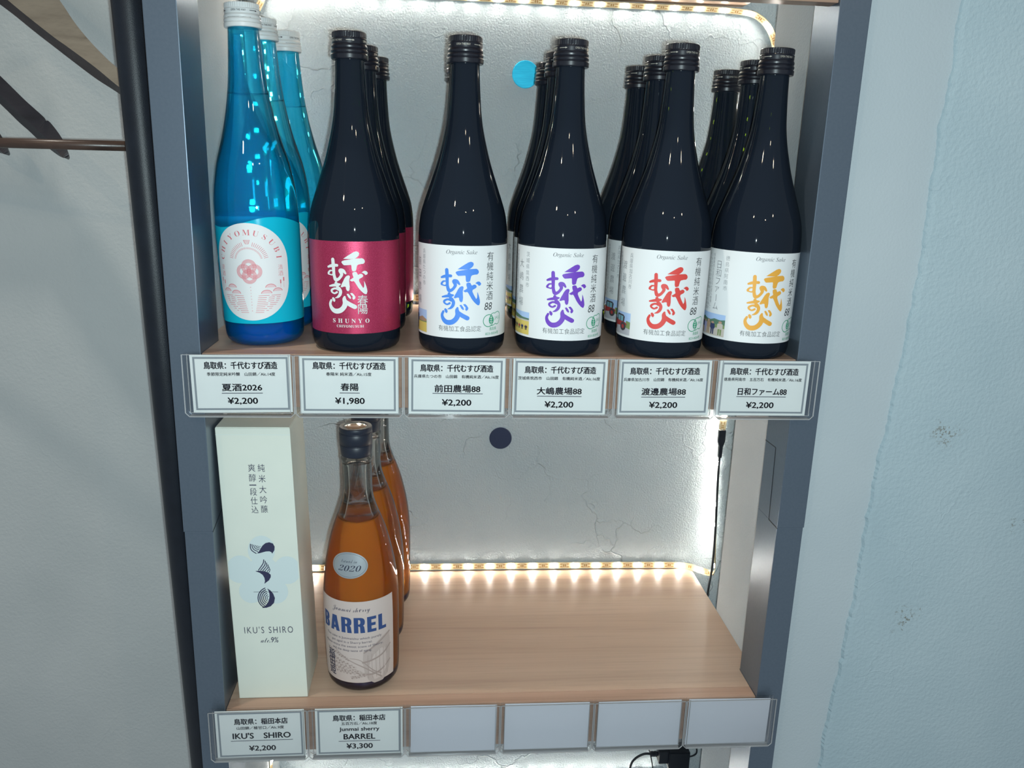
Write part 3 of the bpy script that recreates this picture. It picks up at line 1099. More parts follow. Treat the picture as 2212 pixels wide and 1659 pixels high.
build_hanger('slimmer black hanger whose notched tip shows below the bar', (-0.35, 0.155), -0.26,
             [(-0.26, 0.318), (-0.20, 0.275), (-0.1529, 0.2338), (-0.1312, 0.2140), (-0.1115, 0.1977), (-0.1108, 0.1942), (-0.1058, 0.1935), (-0.0942, 0.1787), (-0.0882, 0.1640), (-0.0895, 0.1600)],
             [(-0.26, 0.293), (-0.20, 0.256), (-0.1551, 0.2189), (-0.1335, 0.1990), (-0.1195, 0.1870), (-0.1150, 0.1830), (-0.1080, 0.1776), (-0.1010, 0.1690), (-0.0930, 0.1600), (-0.0905, 0.1592)],
             [(-0.26, 0.278), (-0.20, 0.244), (-0.1567, 0.2080), (-0.1390, 0.1920), (-0.1290, 0.1840), (-0.1250, 0.1805), (-0.1180, 0.1745), (-0.1058, 0.1655), (-0.0960, 0.1592), (-0.0920, 0.1586)],
             None, None, 0.318, M['hanger_dark'], M['hanger_dark'], depth=0.016)
build_hanger('rearmost black hanger, only its rounded tip showing at the left edge', (-0.35, 0.178), -0.345,
             [(-0.345, 0.315), (-0.27, 0.262), (-0.205, 0.2060), (-0.1830, 0.1875), (-0.1755, 0.1775), (-0.1705, 0.1650), (-0.1720, 0.1622)],
             [(-0.345, 0.290), (-0.27, 0.240), (-0.210, 0.1920), (-0.1900, 0.1760), (-0.1800, 0.1680), (-0.1740, 0.1620), (-0.1730, 0.1612)],
             [(-0.345, 0.275), (-0.27, 0.228), (-0.215, 0.1820), (-0.1960, 0.1690), (-0.1840, 0.1630), (-0.1770, 0.1605), (-0.1740, 0.1606)],
             None, None, 0.315, M['hanger_dark'], M['hanger_dark'], depth=0.016)


# ------------------------------------------------------------------ bottles
DARK_PROF = smooth_profile([(0, 0.0335), (0.0012, 0.0362), (0.0042, 0.0384), (0.009, 0.0393), (0.03, 0.0395), (0.085, 0.0397), (0.103, 0.0396), (0.113, 0.0389), (0.1225, 0.0374), (0.1325, 0.0344),
                            (0.143, 0.0308), (0.1542, 0.0270), (0.165, 0.0235), (0.1761, 0.0205), (0.187, 0.0179), (0.1972, 0.0159), (0.207, 0.0146), (0.2181, 0.0137), (0.232, 0.0128), (0.247, 0.0122), (0.262, 0.0120)])
BLUE_PROF = smooth_profile([(0, 0.027), (0.0012, 0.0305), (0.005, 0.0338), (0.012, 0.0351), (0.0389, 0.0356), (0.0744, 0.0361), (0.10, 0.0364), (0.1197, 0.0361), (0.13, 0.0356), (0.1399, 0.0346), (0.1598, 0.0310), (0.1796, 0.0253),
                            (0.1991, 0.0206), (0.2182, 0.0172), (0.235, 0.0152), (0.2521, 0.0139), (0.269, 0.0128), (0.283, 0.0125)])
AMBER_PROF = smooth_profile([(0, 0.0300), (0.0012, 0.0330), (0.005, 0.0356), (0.012, 0.0367), (0.0302, 0.0373), (0.06, 0.0377), (0.0836, 0.0379), (0.1013, 0.0375), (0.1148, 0.0364), (0.1352, 0.0336), (0.1604, 0.0279),
                             (0.1729, 0.0239), (0.1853, 0.0193), (0.1925, 0.0170), (0.1976, 0.0156), (0.204, 0.0147), (0.2098, 0.0144), (0.229, 0.0143), (0.2335, 0.0141), (0.2358, 0.0143), (0.238, 0.0152), (0.2405, 0.0153), (0.242, 0.0145), (0.268, 0.0140)], 0.002)


def cap_bm(z0, z1, r):
    h = z1 - z0
    P = [(0.00, 0.93), (0.00, 0.99), (0.03, 1.02), (0.17, 1.03), (0.20, 0.985), (0.225, 0.97), (0.25, 1.0), (0.31, 1.02), (0.36, 0.985), (0.385, 0.955), (0.41, 0.985), (0.47, 1.0), (0.53, 0.965), (0.56, 0.935),
         (0.60, 0.95), (0.70, 0.955), (0.735, 0.97), (0.76, 0.935), (0.78, 0.93), (0.80, 0.95), (0.95, 0.955), (0.985, 0.945), (1.0, 0.91)]
    bm = bmesh.new()
    n = 96
    rings = []
    for t, k in P:
        row = []
        for j in range(n):
            rr = r * k
            if 0.80 <= t <= 0.96 and j % 2:
                rr -= 0.00022          # knurled crown
            a = 2 * PI * j / n
            row.append(bm.verts.new((rr * math.cos(a), rr * math.sin(a), z0 + h * t)))
        rings.append(row)
    for a, b in zip(rings, rings[1:]):
        for k in range(n):
            bm.faces.new((a[k], a[(k + 1) % n], b[(k + 1) % n], b[k]))
    bm.faces.new(rings[-1])
    bm.faces.new(list(reversed(rings[0])))
    return bm


def cap_print(parent, z0, z1, r, m, turn, blurb=None):
    """OPEN THIS WAY with an arrow, repeated round the crown"""
    art = Art()
    h = z1 - z0
    for k in range(3):
        u = k * 0.0315
        art.text('OPEN THIS WAY', u, 0, w=0.0125, h=0.0016, bold=0.01)
        art.rect(u + 0.0095, u + 0.0155, -0.0002, 0.0002)
        art.poly([(u + 0.0150, -0.0007), (u + 0.0168, 0), (u + 0.0150, 0.0007)])
    if blurb:
        art.text(blurb, 0.0, -0.0048, w=0.021, h=0.0021, res=2)
    zc = z0 + h * 0.66
    return art.build('printing', [m], parent, cyl_map(None, 0.0, lambda v: zc + v, turn, rfix=r * 0.972), 0.0015)


def label_zof(z1, z0):
    return lambda t: z1 + (z0 - z1) * t


RL = 0.04     # reference radius for unrolled artwork


def A(deg):
    return math.radians(deg) * RL


def farm_photo(kind):
    """small printed picture on the left of a white label; u in degrees, v = fraction of the label height (down)"""
    art = Art()
    u0, u1, t0, t1 = -104.0, -53.0, 0.725, 0.975
    names = ['sky', 'field', 'hill', 'navy', 'skin', 'red', 'tyre', 'road', 'sand', 'grass', 'lilac', 'tan', 'glasspane']
    ix = {n: i for i, n in enumerate(names)}

    def X(f):
        return A(u0 + (u1 - u0) * f)

    def Y(f):
        return -(t0 + (t1 - t0) * f) * 0.08

    def R(a, b, c, d, n, l=0):
        art.rect(X(a), X(b), Y(d), Y(c), ix[n], l)

    def P(pts, n, l=1):
        art.poly([(X(a), Y(b)) for a, b in pts], ix[n], l)

    def person(x, top, bot, w, n, l=2, legs=None):
        h = bot - top
        art.ellipse(X(x), Y(top + h * 0.09), (X(w * 0.28) - X(0)), abs(Y(h * 0.085) - Y(0)), ix['skin'], l + 1, 14)
        P([(x - w * 0.42, top + h * 0.20), (x - w * 0.15, top + h * 0.16), (x + w * 0.15, top + h * 0.16), (x + w * 0.42, top + h * 0.20), (x + w * 0.46, top + h * 0.50), (x + w * 0.3, top + h * 0.58), (x - w * 0.3, top + h * 0.58), (x - w * 0.46, top + h * 0.50)], n, l)
        for s in (-1, 1):
            P([(x + s * w * 0.02, top + h * 0.55), (x + s * w * 0.30, top + h * 0.55), (x + s * w * 0.27, bot), (x + s * w * 0.08, bot)], legs or n, l)

    if kind == 'man':
        R(0, 1, 0, 0.48, 'sky')
        R(0, 1, 0.48, 1, 'field')
        P([(0, 0.46), (0.6, 0.40), (0.8, 0.30), (1, 0.42), (1, 0.52), (0, 0.54)], 'tan')
        P([(0, 0.52), (1, 0.50), (1, 0.56), (0, 0.58)], 'grass')
        person(0.42, 0.10, 0.92, 0.30, 'navy')
    elif kind == 'field':
        R(0, 1, 0, 0.30, 'sky')
        R(0, 1, 0.30, 1, 'field')
        P([(0, 0.0), (0.25, 0.12), (0.5, 0.16), (0.75, 0.24), (1, 0.26), (1, 0.34), (0, 0.32)], 'hill')
        P([(0, 0.30), (1, 0.33), (1, 0.40), (0, 0.38)], 'sand')
        for i, c in enumerate(['tyre', 'navy', 'tyre', 'red', 'navy', 'tyre']):
            person(0.12 + i * 0.155, 0.56 + 0.01 * (i % 2), 0.80, 0.12, c, legs='tyre')
    elif kind == 'tractor':
        R(0, 1, 0, 0.50, 'sky')
        R(0, 1, 0.50, 1, 'road')
        P([(0, 0.42), (0.3, 0.36), (0.5, 0.42), (0.5, 0.60), (0, 0.62)], 'hill')
        P([(0.85, 0.36), (1, 0.40), (1, 0.72), (0.8, 0.66)], 'grass')
        P([(0.36, 0.18), (0.42, 0.10), (0.72, 0.12), (0.78, 0.20), (0.76, 0.48), (0.36, 0.46)], 'tyre', 2)
        P([(0.42, 0.18), (0.56, 0.17), (0.56, 0.42), (0.42, 0.42)], 'glasspane', 3)
        P([(0.59, 0.17), (0.72, 0.19), (0.71, 0.42), (0.59, 0.42)], 'glasspane', 3)
        P([(0.10, 0.46), (0.40, 0.40), (0.80, 0.44), (0.90, 0.55), (0.62, 0.62), (0.12, 0.70)], 'red', 3)
        for cx, cy, r in ((0.72, 0.64, 0.17), (0.22, 0.74, 0.15)):
            art.ellipse(X(cx), Y(cy), X(r * 0.75) - X(0), abs(Y(r * 1.15) - Y(0)), ix['tyre'], 4, 20)
            art.ellipse(X(cx), Y(cy), X(r * 0.35) - X(0), abs(Y(r * 0.55) - Y(0)), ix['red'], 5, 16)
    else:
        R(0, 1, 0, 0.34, 'sky')
        R(0, 1, 0.34, 0.62, 'grass')
        R(0, 1, 0.60, 1, 'sand')
        P([(0, 0.30), (0.15, 0.20), (0.32, 0.28), (0.5, 0.30), (0.65, 0.22), (0.85, 0.26), (1, 0.22), (1, 0.46), (0, 0.50)], 'hill')
        for x, c, lg, top in ((0.10, 'navy', 'tan', 0.34), (0.25, 'lilac', 'lilac', 0.36), (0.42, 'tan', 'tan', 0.30), (0.60, 'navy', 'navy', 0.36), (0.86, 'sand', 'grass', 0.30)):
            person(x, top, 0.95, 0.20, c, legs=lg)
    return art, [M['ph_' + n] for n in names]


def jas_mark():
    art = Art()
    cx, cy = A(41.5), -0.805 * 0.08
    k, ky = 0.0000685, 0.0000555     # metres per pixel of the close look

    def p(x, y):
        return (cx + (x - 1275) * k, cy - (y - 1300) * ky)
    c1 = p(1212, 1315)
    art.ring(c1[0], c1[1], 84 * k, 96 * ky, 11 * ky)
    art.stroke([p(*q) for q in [(1255, 1215), (1290, 1200), (1322, 1205), (1345, 1193), (1385, 1188), (1415, 1215), (1424, 1265), (1418, 1330), (1395, 1378), (1360, 1388), (1335, 1375), (1305, 1392), (1270, 1400), (1250, 1400)]], 10 * ky)
    lens = [p(1253 + 38 * math.sin(PI * i / 14), 1212 + 190 * i / 14) for i in range(15)] + [p(1253 - 38 * math.sin(PI * i / 14), 1402 - 190 * i / 14) for i in range(1, 14)]
    art.poly(lens, 0, 1)
    for i in range(4):
        y = 1258 + i * 36
        art.stroke([p(1253, y + 18), p(1232 + 3 * i % 4, y)], 6 * k, 1, 2)
        art.stroke([p(1253, y + 18), p(1275, y)], 6 * k, 1, 2)
    art.stroke([p(1253, 1235), p(1253, 1396)], 5 * k, 1, 2)
    q = p(1362, 1288)
    art.text('JAS', q[0], q[1], w=95 * k, h=62 * ky, bold=-0.012)
    q = p(1290, 1458)
    art.text('鳥取県', q[0], -0.909 * 0.08, w=125 * k, h=54 * ky)
    art.text('823-0024号', q[0] - 8 * k, -0.961 * 0.08, w=235 * k, h=48 * ky)
    return art


def white_label(parent, turn, city, farm, photo, logo_mat):
    z1, z0 = 0.0965, 0.0160
    zof = lambda v: z1 + v * (z1 - z0) / 0.08
    lab = obj('label', sheet(DARK_PROF, A(-126), A(118), z0, z1, 0.00012, turn, RL, 72, 6), M['paper'], parent, smooth=True)
    mp = cyl_map(DARK_PROF, 0.00025, zof, turn)
    H = 0.08
    art = Art()
    art.text('𝑂𝑟𝑔𝑎𝑛𝑖𝑐 𝑆𝑎𝑘𝑒', A(-2.5), -0.072 * H, w=A(39), h=0.0046, slot=1)
    art.column('有機純米酒', A(35.8), -0.058 * H, -0.592 * H, 0.0078, bold=-0.006, wx=0.92)
    art.text('88', A(34.2), -0.654 * H, w=0.0083, h=0.0066, bold=-0.004, shear=0.15)
    art.text('有機加工食品認定', A(-4), -0.895 * H, w=A(56), h=0.0049, bold=-0.010)
    art.build('lettering', [M['print_black'], M['ink_soft']], lab, mp, 0.0016)
    art = Art()
    art.column(city, A(-58.5), -0.055 * H, -0.455 * H, 0.0043, slot=1, bold=-0.014)
    art.column(farm, A(-72), -0.125 * H, -0.685 * H, 0.0074, slot=1, bold=-0.012)
    art.column('有機栽培の五百万石を百％使用し、', A(-84), -0.05 * H, -0.70 * H, 0.0030, slot=1, bold=-0.012)
    art.column('ＪＡＳマークを有機認定工場の', A(-89.5), -0.05 * H, -0.70 * H, 0.0030, slot=1, bold=-0.012)
    art.column('千代むすび酒造が醸した純米酒', A(-95), -0.05 * H, -0.70 * H, 0.0030, slot=1, bold=-0.012)
    art.build('farm_lettering', [M['print_black'], M['ink_soft']], lab, mp, 0.0016)
    art = Art()
    draw_logo(art, A(-3.2), -0.51 * H, A(52.5))
    art.build('brush_emblem', [logo_mat], lab, mp, 0.0016)
    jas_mark().build('organic_mark', [M['green'], M['paper']], lab, mp, 0.0016)
    art, mats = farm_photo(photo)
    art.build('printed_photo', mats, lab, mp, 0.0016)
    return lab


def red_label(parent, turn):
    z1, z0 = 0.0976, 0.0178
    zof = lambda v: z1 + v * (z1 - z0) / 0.08
    lab = obj('label', sheet(DARK_PROF, A(-150), A(150), z0, z1, 0.00012, turn, RL, 80, 6), M['red_foil'], parent, smooth=True)
    lab['label'] = 'crimson foil label with white brush writing'
    mp = cyl_map(DARK_PROF, 0.00025, zof, turn)
    H = 0.08
    art = Art()
    art.text('𝐒', A(-21.5), -0.857 * H, h=0.0037)
    for ch, d in zip('𝐇𝐔𝐍𝐘𝐎', (-13.2, -4.6, 3.6, 11.8, 20.8)):
        art.text(ch, A(d), -0.857 * H, h=0.0037)
    art.text('𝐂𝐇𝐈𝐘𝐎𝐌𝐔𝐒𝐔𝐁𝐈', A(-1), -0.916 * H, w=A(34.5), h=0.0023, space=1.1)
    art.column('春陽', A(15.5), -0.580 * H, -0.778 * H, 0.0088, bold=0.004)
    art.build('lettering', [M['logo_white']], lab, mp, 0.0016)
    art = Art()
    draw_logo(art, A(-3.0), -0.44 * H, A(51.5))
    art.build('brush_emblem', [M['logo_white']], lab, mp, 0.0016)
    return lab


def dark_bottle(name_label, kind, turn=0.0, group=None, cap_turn=0.0):
    t = thing('sake_bottle', name_label, 'bottle', group=group)
    g = obj('glass', lathe_bm(DARK_PROF, 72), M['dark_glass'], t, smooth=True)
    c = obj('screw_cap', cap_bm(0.2465, 0.2682, 0.0152), M['cap_black'], t)
    cap_print(c, 0.2465, 0.2682, 0.0152, M['print_silver'], cap_turn)
    kind(t, turn)
    return t


ROWS = [
    # front x, y, lean(deg), rear positions, label builder, words
    ('crimson', [(-0.1365, 0.0452, -0.45), (-0.1353, 0.1265, 0), (-0.1307, 0.207, 0)], lambda p, tn: red_label(p, tn), [-0.025, 0.02, 0.02]),
    ('blue', [(-0.0405, 0.0405, 0), (-0.0415, 0.121, 0), (-0.0418, 0.202, 0)], lambda p, tn: white_label(p, tn, '兵庫県たつの市', '前田農場', 'man', M['logo_blue']), [0.0, 0.0, 0.0]),
    ('purple', [(0.0486, 0.0355, 0.2), (0.0517, 0.116, 0), (0.0513, 0.197, 0)], lambda p, tn: white_label(p, tn, '茨城県筑西市', '大嶋農場', 'field', M['logo_purple']), [0.06, 0.12, 0.0]),
    ('red', [(0.1432, 0.0333, 0.5), (0.1468, 0.1136, 0), (0.1458, 0.1945, 0)], lambda p, tn: white_label(p, tn, '兵庫県加古川市', '渡邊農場', 'tractor', M['logo_red']), [-0.06, 0.05, 0.06]),
    ('orange', [(0.2265, 0.0345, 0.75), (0.2395, 0.115, 0.3), (0.2395, 0.196, 0.3)], lambda p, tn: white_label(p, tn, '徳島県阿南市', '日和ファーム', 'people', M['logo_orange']), [0.07, 0.07, 0.07]),
]
for word, spots, builder, turns in ROWS:
    desc = 'crimson foil label and white brush writing' if word == 'crimson' else 'white label and %s brush writing' % word
    short = 'crimson-labelled' if word == 'crimson' else '%s-lettered' % word
    front = dark_bottle('front dark sake bottle with %s' % desc, builder, turns[0], 'dark sake bottles on the upper shelf', cap_turn=random.uniform(-0.9, 0.9))
    for i, (x, y, lean) in enumerate(spots):
        b = front if i == 0 else copy_tree(front)
        b.location = (x, y, Z_UP + 0.0003)
        b.rotation_euler = (0, math.radians(lean), turns[i] - turns[0])
        if i == 1:
            b['label'] = 'dark sake bottle second from front, right behind the %s one' % short
        if i == 2:
            b['label'] = 'rearmost dark sake bottle by the wall, in the %s row' % short


def oval_sticker(parent, turn):
    """white stadium sticker with red line drawing; v in metres from its centre"""
    zc = 0.0670
    hw, hh = 0.0345, 0.0425
    rc = 0.0345
    art = Art()
    pts = []
    for k in range(64):
        a = 2 * PI * k / 64
        c, s = math.cos(a), math.sin(a)
        pts.append((rc * c * (hw / rc), (hh - rc) * (1 if s > 0 else -1) * (1 if abs(s) > 1e-6 else 0) + rc * s))
    art.poly(pts, 0)
    mp = cyl_map(BLUE_PROF, 0.00045, lambda v: zc + v, turn, None)
    RB = 0.0358

    def mp(u, v, layer):
        z = zc + v
        r = prof_r(BLUE_PROF, z) + 0.0005 + layer * 0.00006
        a = u / RB + turn
        return (r * math.sin(a), -r * math.cos(a), z)
    st = art.build('sticker', [M['paper']], parent, mp, 0.0016, 0.004)
    st['label'] = 'white oval sticker with red line drawing'
    # artwork measured in pixels of a close look, unrolled about the sticker centre
    k = 0.0000565

    def q(x, y):
        return ((x - 560) * k * 1.16, -(y - 850) * k)
    L = Art()
    word = 'CHIYOMUSUBI'
    serif = '𝐂𝐇𝐈𝐘𝐎𝐌𝐔𝐒𝐔𝐁𝐈'
    n = len(word)
    for i, ch in enumerate(word):
        a = math.radians(176 - 172 * i / (n - 1))
        cx, cy = 0.0262 * math.cos(a), 0.0112 + 0.0232 * math.sin(a)
        L.text(serif[i], cx, cy, h=0.0047, rot=a - PI / 2, bold=-0.0105)
    for i in range(29):
        a = math.radians(168 - 156 * i / 28)
        if abs(math.degrees(a) - 90) < 14:
            continue
        r0, r1 = 0.0136, 0.0172
        L.stroke([(r0 * math.cos(a), 0.0095 + r0 * math.sin(a)), (r1 * math.cos(a), 0.0095 + r1 * math.sin(a))], 0.00035, smooth=False, caps=False)
    for i in range(33):
        a = math.radians(166 - 152 * i / 32)
        r0, r1 = 0.0108, 0.0124
        L.stroke([(r0 * math.cos(a), 0.0095 + r0 * math.sin(a)), (r1 * math.cos(a), 0.0095 + r1 * math.sin(a))], 0.0003, smooth=False, caps=False)
    # cup
    L.stroke([(-0.0026, 0.0278), (0.0026, 0.0278), (0.0012, 0.0248), (-0.0012, 0.0248), (-0.0026, 0.0278)], 0.0004, smooth=False)
    L.stroke([(-0.0019, 0.0268), (0.0019, 0.0268)], 0.0003, smooth=False)
    L.stroke([(-0.0015, 0.0258), (0.0015, 0.0258)], 0.0003, smooth=False)
    # interlaced knot
    for j, (dx, dy) in enumerate(((0, 0.0042), (0.0045, 0), (0, -0.0042), (-0.0045, 0))):
        L.ring(dx, 0.0008 + dy, 0.0050, 0.0050, 0.0026, 1, 0, 36)
        for r in (0.0037, 0.0046, 0.0055, 0.0063):
            L.ring(dx, 0.0008 + dy, r, r, 0.00028, 0, 1, 40)
    for s, tx in ((-1, '夏酒'), (1, '清酒')):
        L.column(tx, s * 0.0268, 0.0064, -0.0042, 0.0046, bold=-0.012, layer=1)
        for (hx, hy, r) in ((0.0172, -0.0135, 0.0044), (0.0232, -0.0170, 0.0040), (0.0134, -0.0187, 0.0044)):
            L.ellipse(s * hx, hy, r, r * 0.66, 1, 0, 20, 0, PI)
            L.ring(s * hx, hy, r, r * 0.66, 0.00045, 0, 1, 20, 0, PI)
        for (hx, hy, hh_) in ((0.0262, -0.0078, 0.0062), (0.0292, -0.0058, 0.0085)):
            for m_ in range(3):
                L.ellipse(s * hx, hy - m_ * 0.0011, 0.00065, 0.0006, 0, 1, 10)
            L.stroke([(s * hx, hy), (s * hx, hy - hh_)], 0.0002, smooth=False, caps=False)
        for i in range(10):
            y = -0.0205 - i * 0.00165
            wmax = 0.0262 * math.sqrt(max(0.02, 1 - ((-y - 0.0165) / 0.0205) ** 2))
            x = 0.0065 - i * 0.0004
            while x < wmax:
                ln = min(0.0052 + 0.004 * ((i * 7 + int(x * 1e4)) % 3) / 2, wmax - x)
                L.stroke([(s * x, y), (s * (x + ln), y)], 0.00036, smooth=False, caps=False)
                x += ln + 0.0016
    for i, ch in enumerate('natsusake'):
        L.text(ch, 0.0003, -0.0130 - i * 0.0026, h=0.0009)
    L.build('line_drawing', [M['pink_line'], M['pink_fill']], st, lambda u, v, l: mp(u, v, l + 2), 0.0016)


def blue_bottle(label):
    t = thing('sake_bottle', label, 'bottle', group='clear blue sake bottles on the upper shelf')
    body = [p for p in BLUE_PROF if p[0] >= 0.0125]
    base = [p for p in BLUE_PROF if p[0] <= 0.0135]
    bm = bmesh.new()
    add_lathe(bm, BLUE_PROF, 72)
    obj('glass', bm, M['blue_glass'], t, smooth=True)
    # headspace above the sake, seen through the neck
    lvl = 0.2160
    inner = [(lvl, 0.002)] + [(lvl + 0.0004, prof_r(BLUE_PROF, lvl) - 0.0030)] + [(z, max(0.004, r - 0.0024)) for z, r in BLUE_PROF if lvl + 0.002 < z < 0.279]
    obj('headspace', inside_out(lathe_bm(inner, 48)), M['blue_neck_air'], t, smooth=True, recalc=False)
    sb = bmesh.new()
    add_lathe(sb, [(0.0028, 0.024), (0.0045, 0.0295), (0.010, 0.0325), (0.0185, 0.0330), (0.0205, 0.027), (0.0170, 0.012)], 56)
    obj('thick_base', sb, M['blue_base'], t, smooth=True)
    c = obj('screw_cap', cap_bm(0.2698, 0.2890, 0.0152), M['cap_white'], t)
    c['label'] = 'white screw cap'
    cap_print(c, 0.2698, 0.2890, 0.0152, M['print_black'], 0.0, '開栓の際は②切り口にご注意')
    # frosted film round the body with a wavy upper edge
    bm = bmesh.new()
    nu = 96
    g = []
    for j in range(7):
        row = []
        for i in range(nu):
            a = 2 * PI * i / nu
            zt = 0.1095 + 0.0035 * math.sin(a * 2 + 0.4) + 0.0012 * math.sin(3 * a)
            z = 0.0215 + (zt - 0.0215) * j / 6
            r = prof_r(BLUE_PROF, z) + 0.0002
            row.append(bm.verts.new((r * math.sin(a), -r * math.cos(a), z)))
        g.append(row)
    for j in range(6):
        for i in range(nu):
            bm.faces.new((g[j][i], g[j][(i + 1) % nu], g[j + 1][(i + 1) % nu], g[j + 1][i]))
    s = obj('film_label', bm, M['blue_sleeve'], t, smooth=True)
    s['label'] = 'frosted cyan film label'
    oval_sticker(t, math.radians(-4))
    return t


b0 = blue_bottle('frontmost clear blue sake bottle with white oval sticker')
for i, (x, y, lean, lab) in enumerate([(-0.2222, 0.0610, -1.5, None), (-0.2235, 0.1370, -1.4, 'second clear blue sake bottle, half hidden behind the frontmost'), (-0.2165, 0.2120, -1.3, 'rearmost clear blue sake bottle nearest the wall')]):
    b = b0 if i == 0 else copy_tree(b0)
    b.location = (x, y, Z_UP + 0.0006)
    b.rotation_euler = (0, math.radians(lean), (0, 0.5, 0.9)[i])
    if lab:
        b['label'] = lab


def block_letter(art, ch, x, y, w, h, slot=0):
    """heavy condensed capitals; x, y is the lower left corner"""
    def P(pts):
        art.poly([(x + a * w, y + b * h) for a, b in pts], slot)

    def bowl(x0, y0, y1, hole):
        n = 12
        cy = (y0 + y1) / 2
        ry = (y1 - y0) / 2
        V, F = [], []
        for i in range(n + 1):
            a = -PI / 2 + PI * i / n
            c, q = math.cos(a), math.sin(a)
            c = math.copysign(abs(c) ** 0.6, c)
            q = math.copysign(abs(q) ** 0.75, q)
            V += [(x + (x0 + (1 - x0) * c) * w, y + (cy + ry * q) * h), (x + (x0 + (hole - x0) * c) * w, y + (cy + (ry - 0.135) * q) * h)]
            if i:
                F.append((2 * i - 2, 2 * i, 2 * i + 1, 2 * i - 1))
        art.add(V, F, slot)
    if ch == 'B':
        P([(0, 0), (0.42, 0), (0.42, 1), (0, 1)])
        bowl(0.40, 0, 0.53, 0.60)
        bowl(0.40, 0.47, 1, 0.58)
    elif ch == 'A':
        P([(0, 0), (0.36, 0), (0.60, 1), (0.26, 1)])
        P([(0.64, 0), (1, 0), (0.74, 1), (0.40, 1)])
        P([(0.28, 0.17), (0.72, 0.17), (0.68, 0.34), (0.32, 0.34)])
    elif ch == 'R':
        P([(0, 0), (0.40, 0), (0.40, 1), (0, 1)])
        bowl(0.38, 0.44, 1, 0.60)
        P([(0.58, 0), (1, 0), (0.93, 0.40), (0.80, 0.52), (0.45, 0.58), (0.45, 0.44), (0.55, 0.40)])
    elif ch == 'E':
        P([(0, 0), (0.46, 0), (0.46, 1), (0, 1)])
        for b in (0, 0.41, 0.81):
            P([(0.40, b), (1 if b != 0.41 else 0.92, b), (1 if b != 0.41 else 0.92, b + 0.19), (0.40, b + 0.19)])
    elif ch == 'L':
        P([(0, 0), (0.48, 0), (0.48, 1), (0, 1)])
        P([(0.40, 0), (1, 0), (1, 0.20), (0.40, 0.20)])


def amber_label(parent, turn):
    z1, z0 = 0.1030, 0.0125
    H = 0.09
    zof = lambda v: z1 + v * (z1 - z0) / H
    rb = 0.0376
    D = lambda d: math.radians(d) * RL
    lab = obj('label', sheet(AMBER_PROF, D(-70), D(69), z0, z1, 0.00012, turn, RL, 56, 8), M['paper_cream'], parent, smooth=True)
    lab['label'] = 'beige paper label'
    mp = cyl_map(AMBER_PROF, 0.00025, zof, turn)
    art = Art()
    art.text('𝒥𝓊𝓃𝓂𝒶𝒾 𝓈𝒽ℯ𝓇𝓇𝓎', D(-2.5), -0.105 * H, w=D(60), h=0.0072, slot=1, bold=-0.004)
    x = -56.0
    for ch, wd in zip('BARREL', (15.5, 18.5, 17.5, 17.5, 15.0, 14.5)):
        block_letter(art, ch, D(x + 0.9), -0.283 * H - 0.00825, D(wd - 1.2), 0.0168)
        x += wd + 2.2
    for i, (s, w) in enumerate((('This sake is Junmaishu which purely', 93), ('got aged in a Sherry barrel.', 66), ('Please enjoy the sweet scent of Sherry,', 98), ('and the deep taste of aging.', 64))):
        art.text(s, D(-2 if i % 2 == 0 else -3.5), -(0.445 + i * 0.050) * H, w=D(w), h=0.0031, slot=1, bold=-0.006, layer=2)
    art.column('稲田姫', D(-39), -0.635 * H, -0.945 * H, 0.0098, slot=1, bold=0.008, layer=3)
    art.build('lettering', [M['ink_barrel'], M['ink_box']], lab, mp, 0.0016)
    art = Art()
    # cask
    k = 0.0001095
    cx, cy = D(38), -0.72 * H

    def q(x, y):
        return (cx + (x - 800) * k, cy - (y - 930) * k)
    body = [(655, 860), (650, 960), (665, 1060), (700, 1140), (760, 1180), (850, 1175), (910, 1120), (938, 1020), (945, 900), (940, 760), (930, 690), (840, 730), (740, 800)]
    art.poly([q(*p) for p in reversed(body)], 0, 0)
    for p in ([(650, 950), (740, 935), (850, 900), (944, 830)], [(660, 1075), (760, 1080), (850, 1050), (938, 990)], [(665, 850), (760, 800), (860, 740), (935, 700)]):
        art.stroke([q(*a) for a in p], 16 * k, 1, 1)
    for x in (700, 740, 780, 820, 860, 900):
        art.stroke([q(x, 880 - (x - 700) * 0.25), q(x - 3, 960), q(x + 2, 1120)], 4 * k, 1, 1)
    for x in (735, 800, 880):
        art.stroke([q(x, 960), q(x, 1040)], 22 * k, 2, 1)
    # ears of rice
    cx, cy = D(-2), -0.79 * H

    def q(x, y):
        return (cx + (x - 560) * k * 1.05, cy - (y - 1120) * k)
    art.stroke([q(365, 950), q(500, 1040), q(680, 1140), q(835, 1265)], [4 * k, 7 * k, 10 * k, 12 * k], 1, 2)
    art.stroke([q(540, 1040), q(640, 1060), q(760, 1180), q(830, 1225)], [4 * k, 6 * k, 10 * k, 10 * k], 1, 2)
    for ear in ([(280, 990), (380, 1000), (470, 1030), (540, 1060)], [(275, 1060), (370, 1060), (480, 1090), (600, 1130)], [(270, 1100), (380, 1105), (500, 1130), (640, 1170)], [(295, 1140), (420, 1150), (540, 1170), (700, 1200)], [(310, 1180), (440, 1185), (560, 1190), (700, 1205)], [(550, 1240), (620, 1225), (700, 1210)]):
        art.stroke([q(*p) for p in ear], 3 * k, 1, 2)
        P = spline([Vector((p[0], p[1], 0)) for p in ear], 7)
        for i, p in enumerate(P[:-2]):
            g = q(p.x, p.y + (9 if i % 2 else -9))
            art.ellipse(g[0], g[1], 11 * k, 6 * k, 1 if i % 3 else 0, 2, 10)
    art.build('cask_and_rice_drawing', [M['ink_taupe'], M['ink_taupe_dark'], M['paper_cream']], lab, mp, 0.0016)


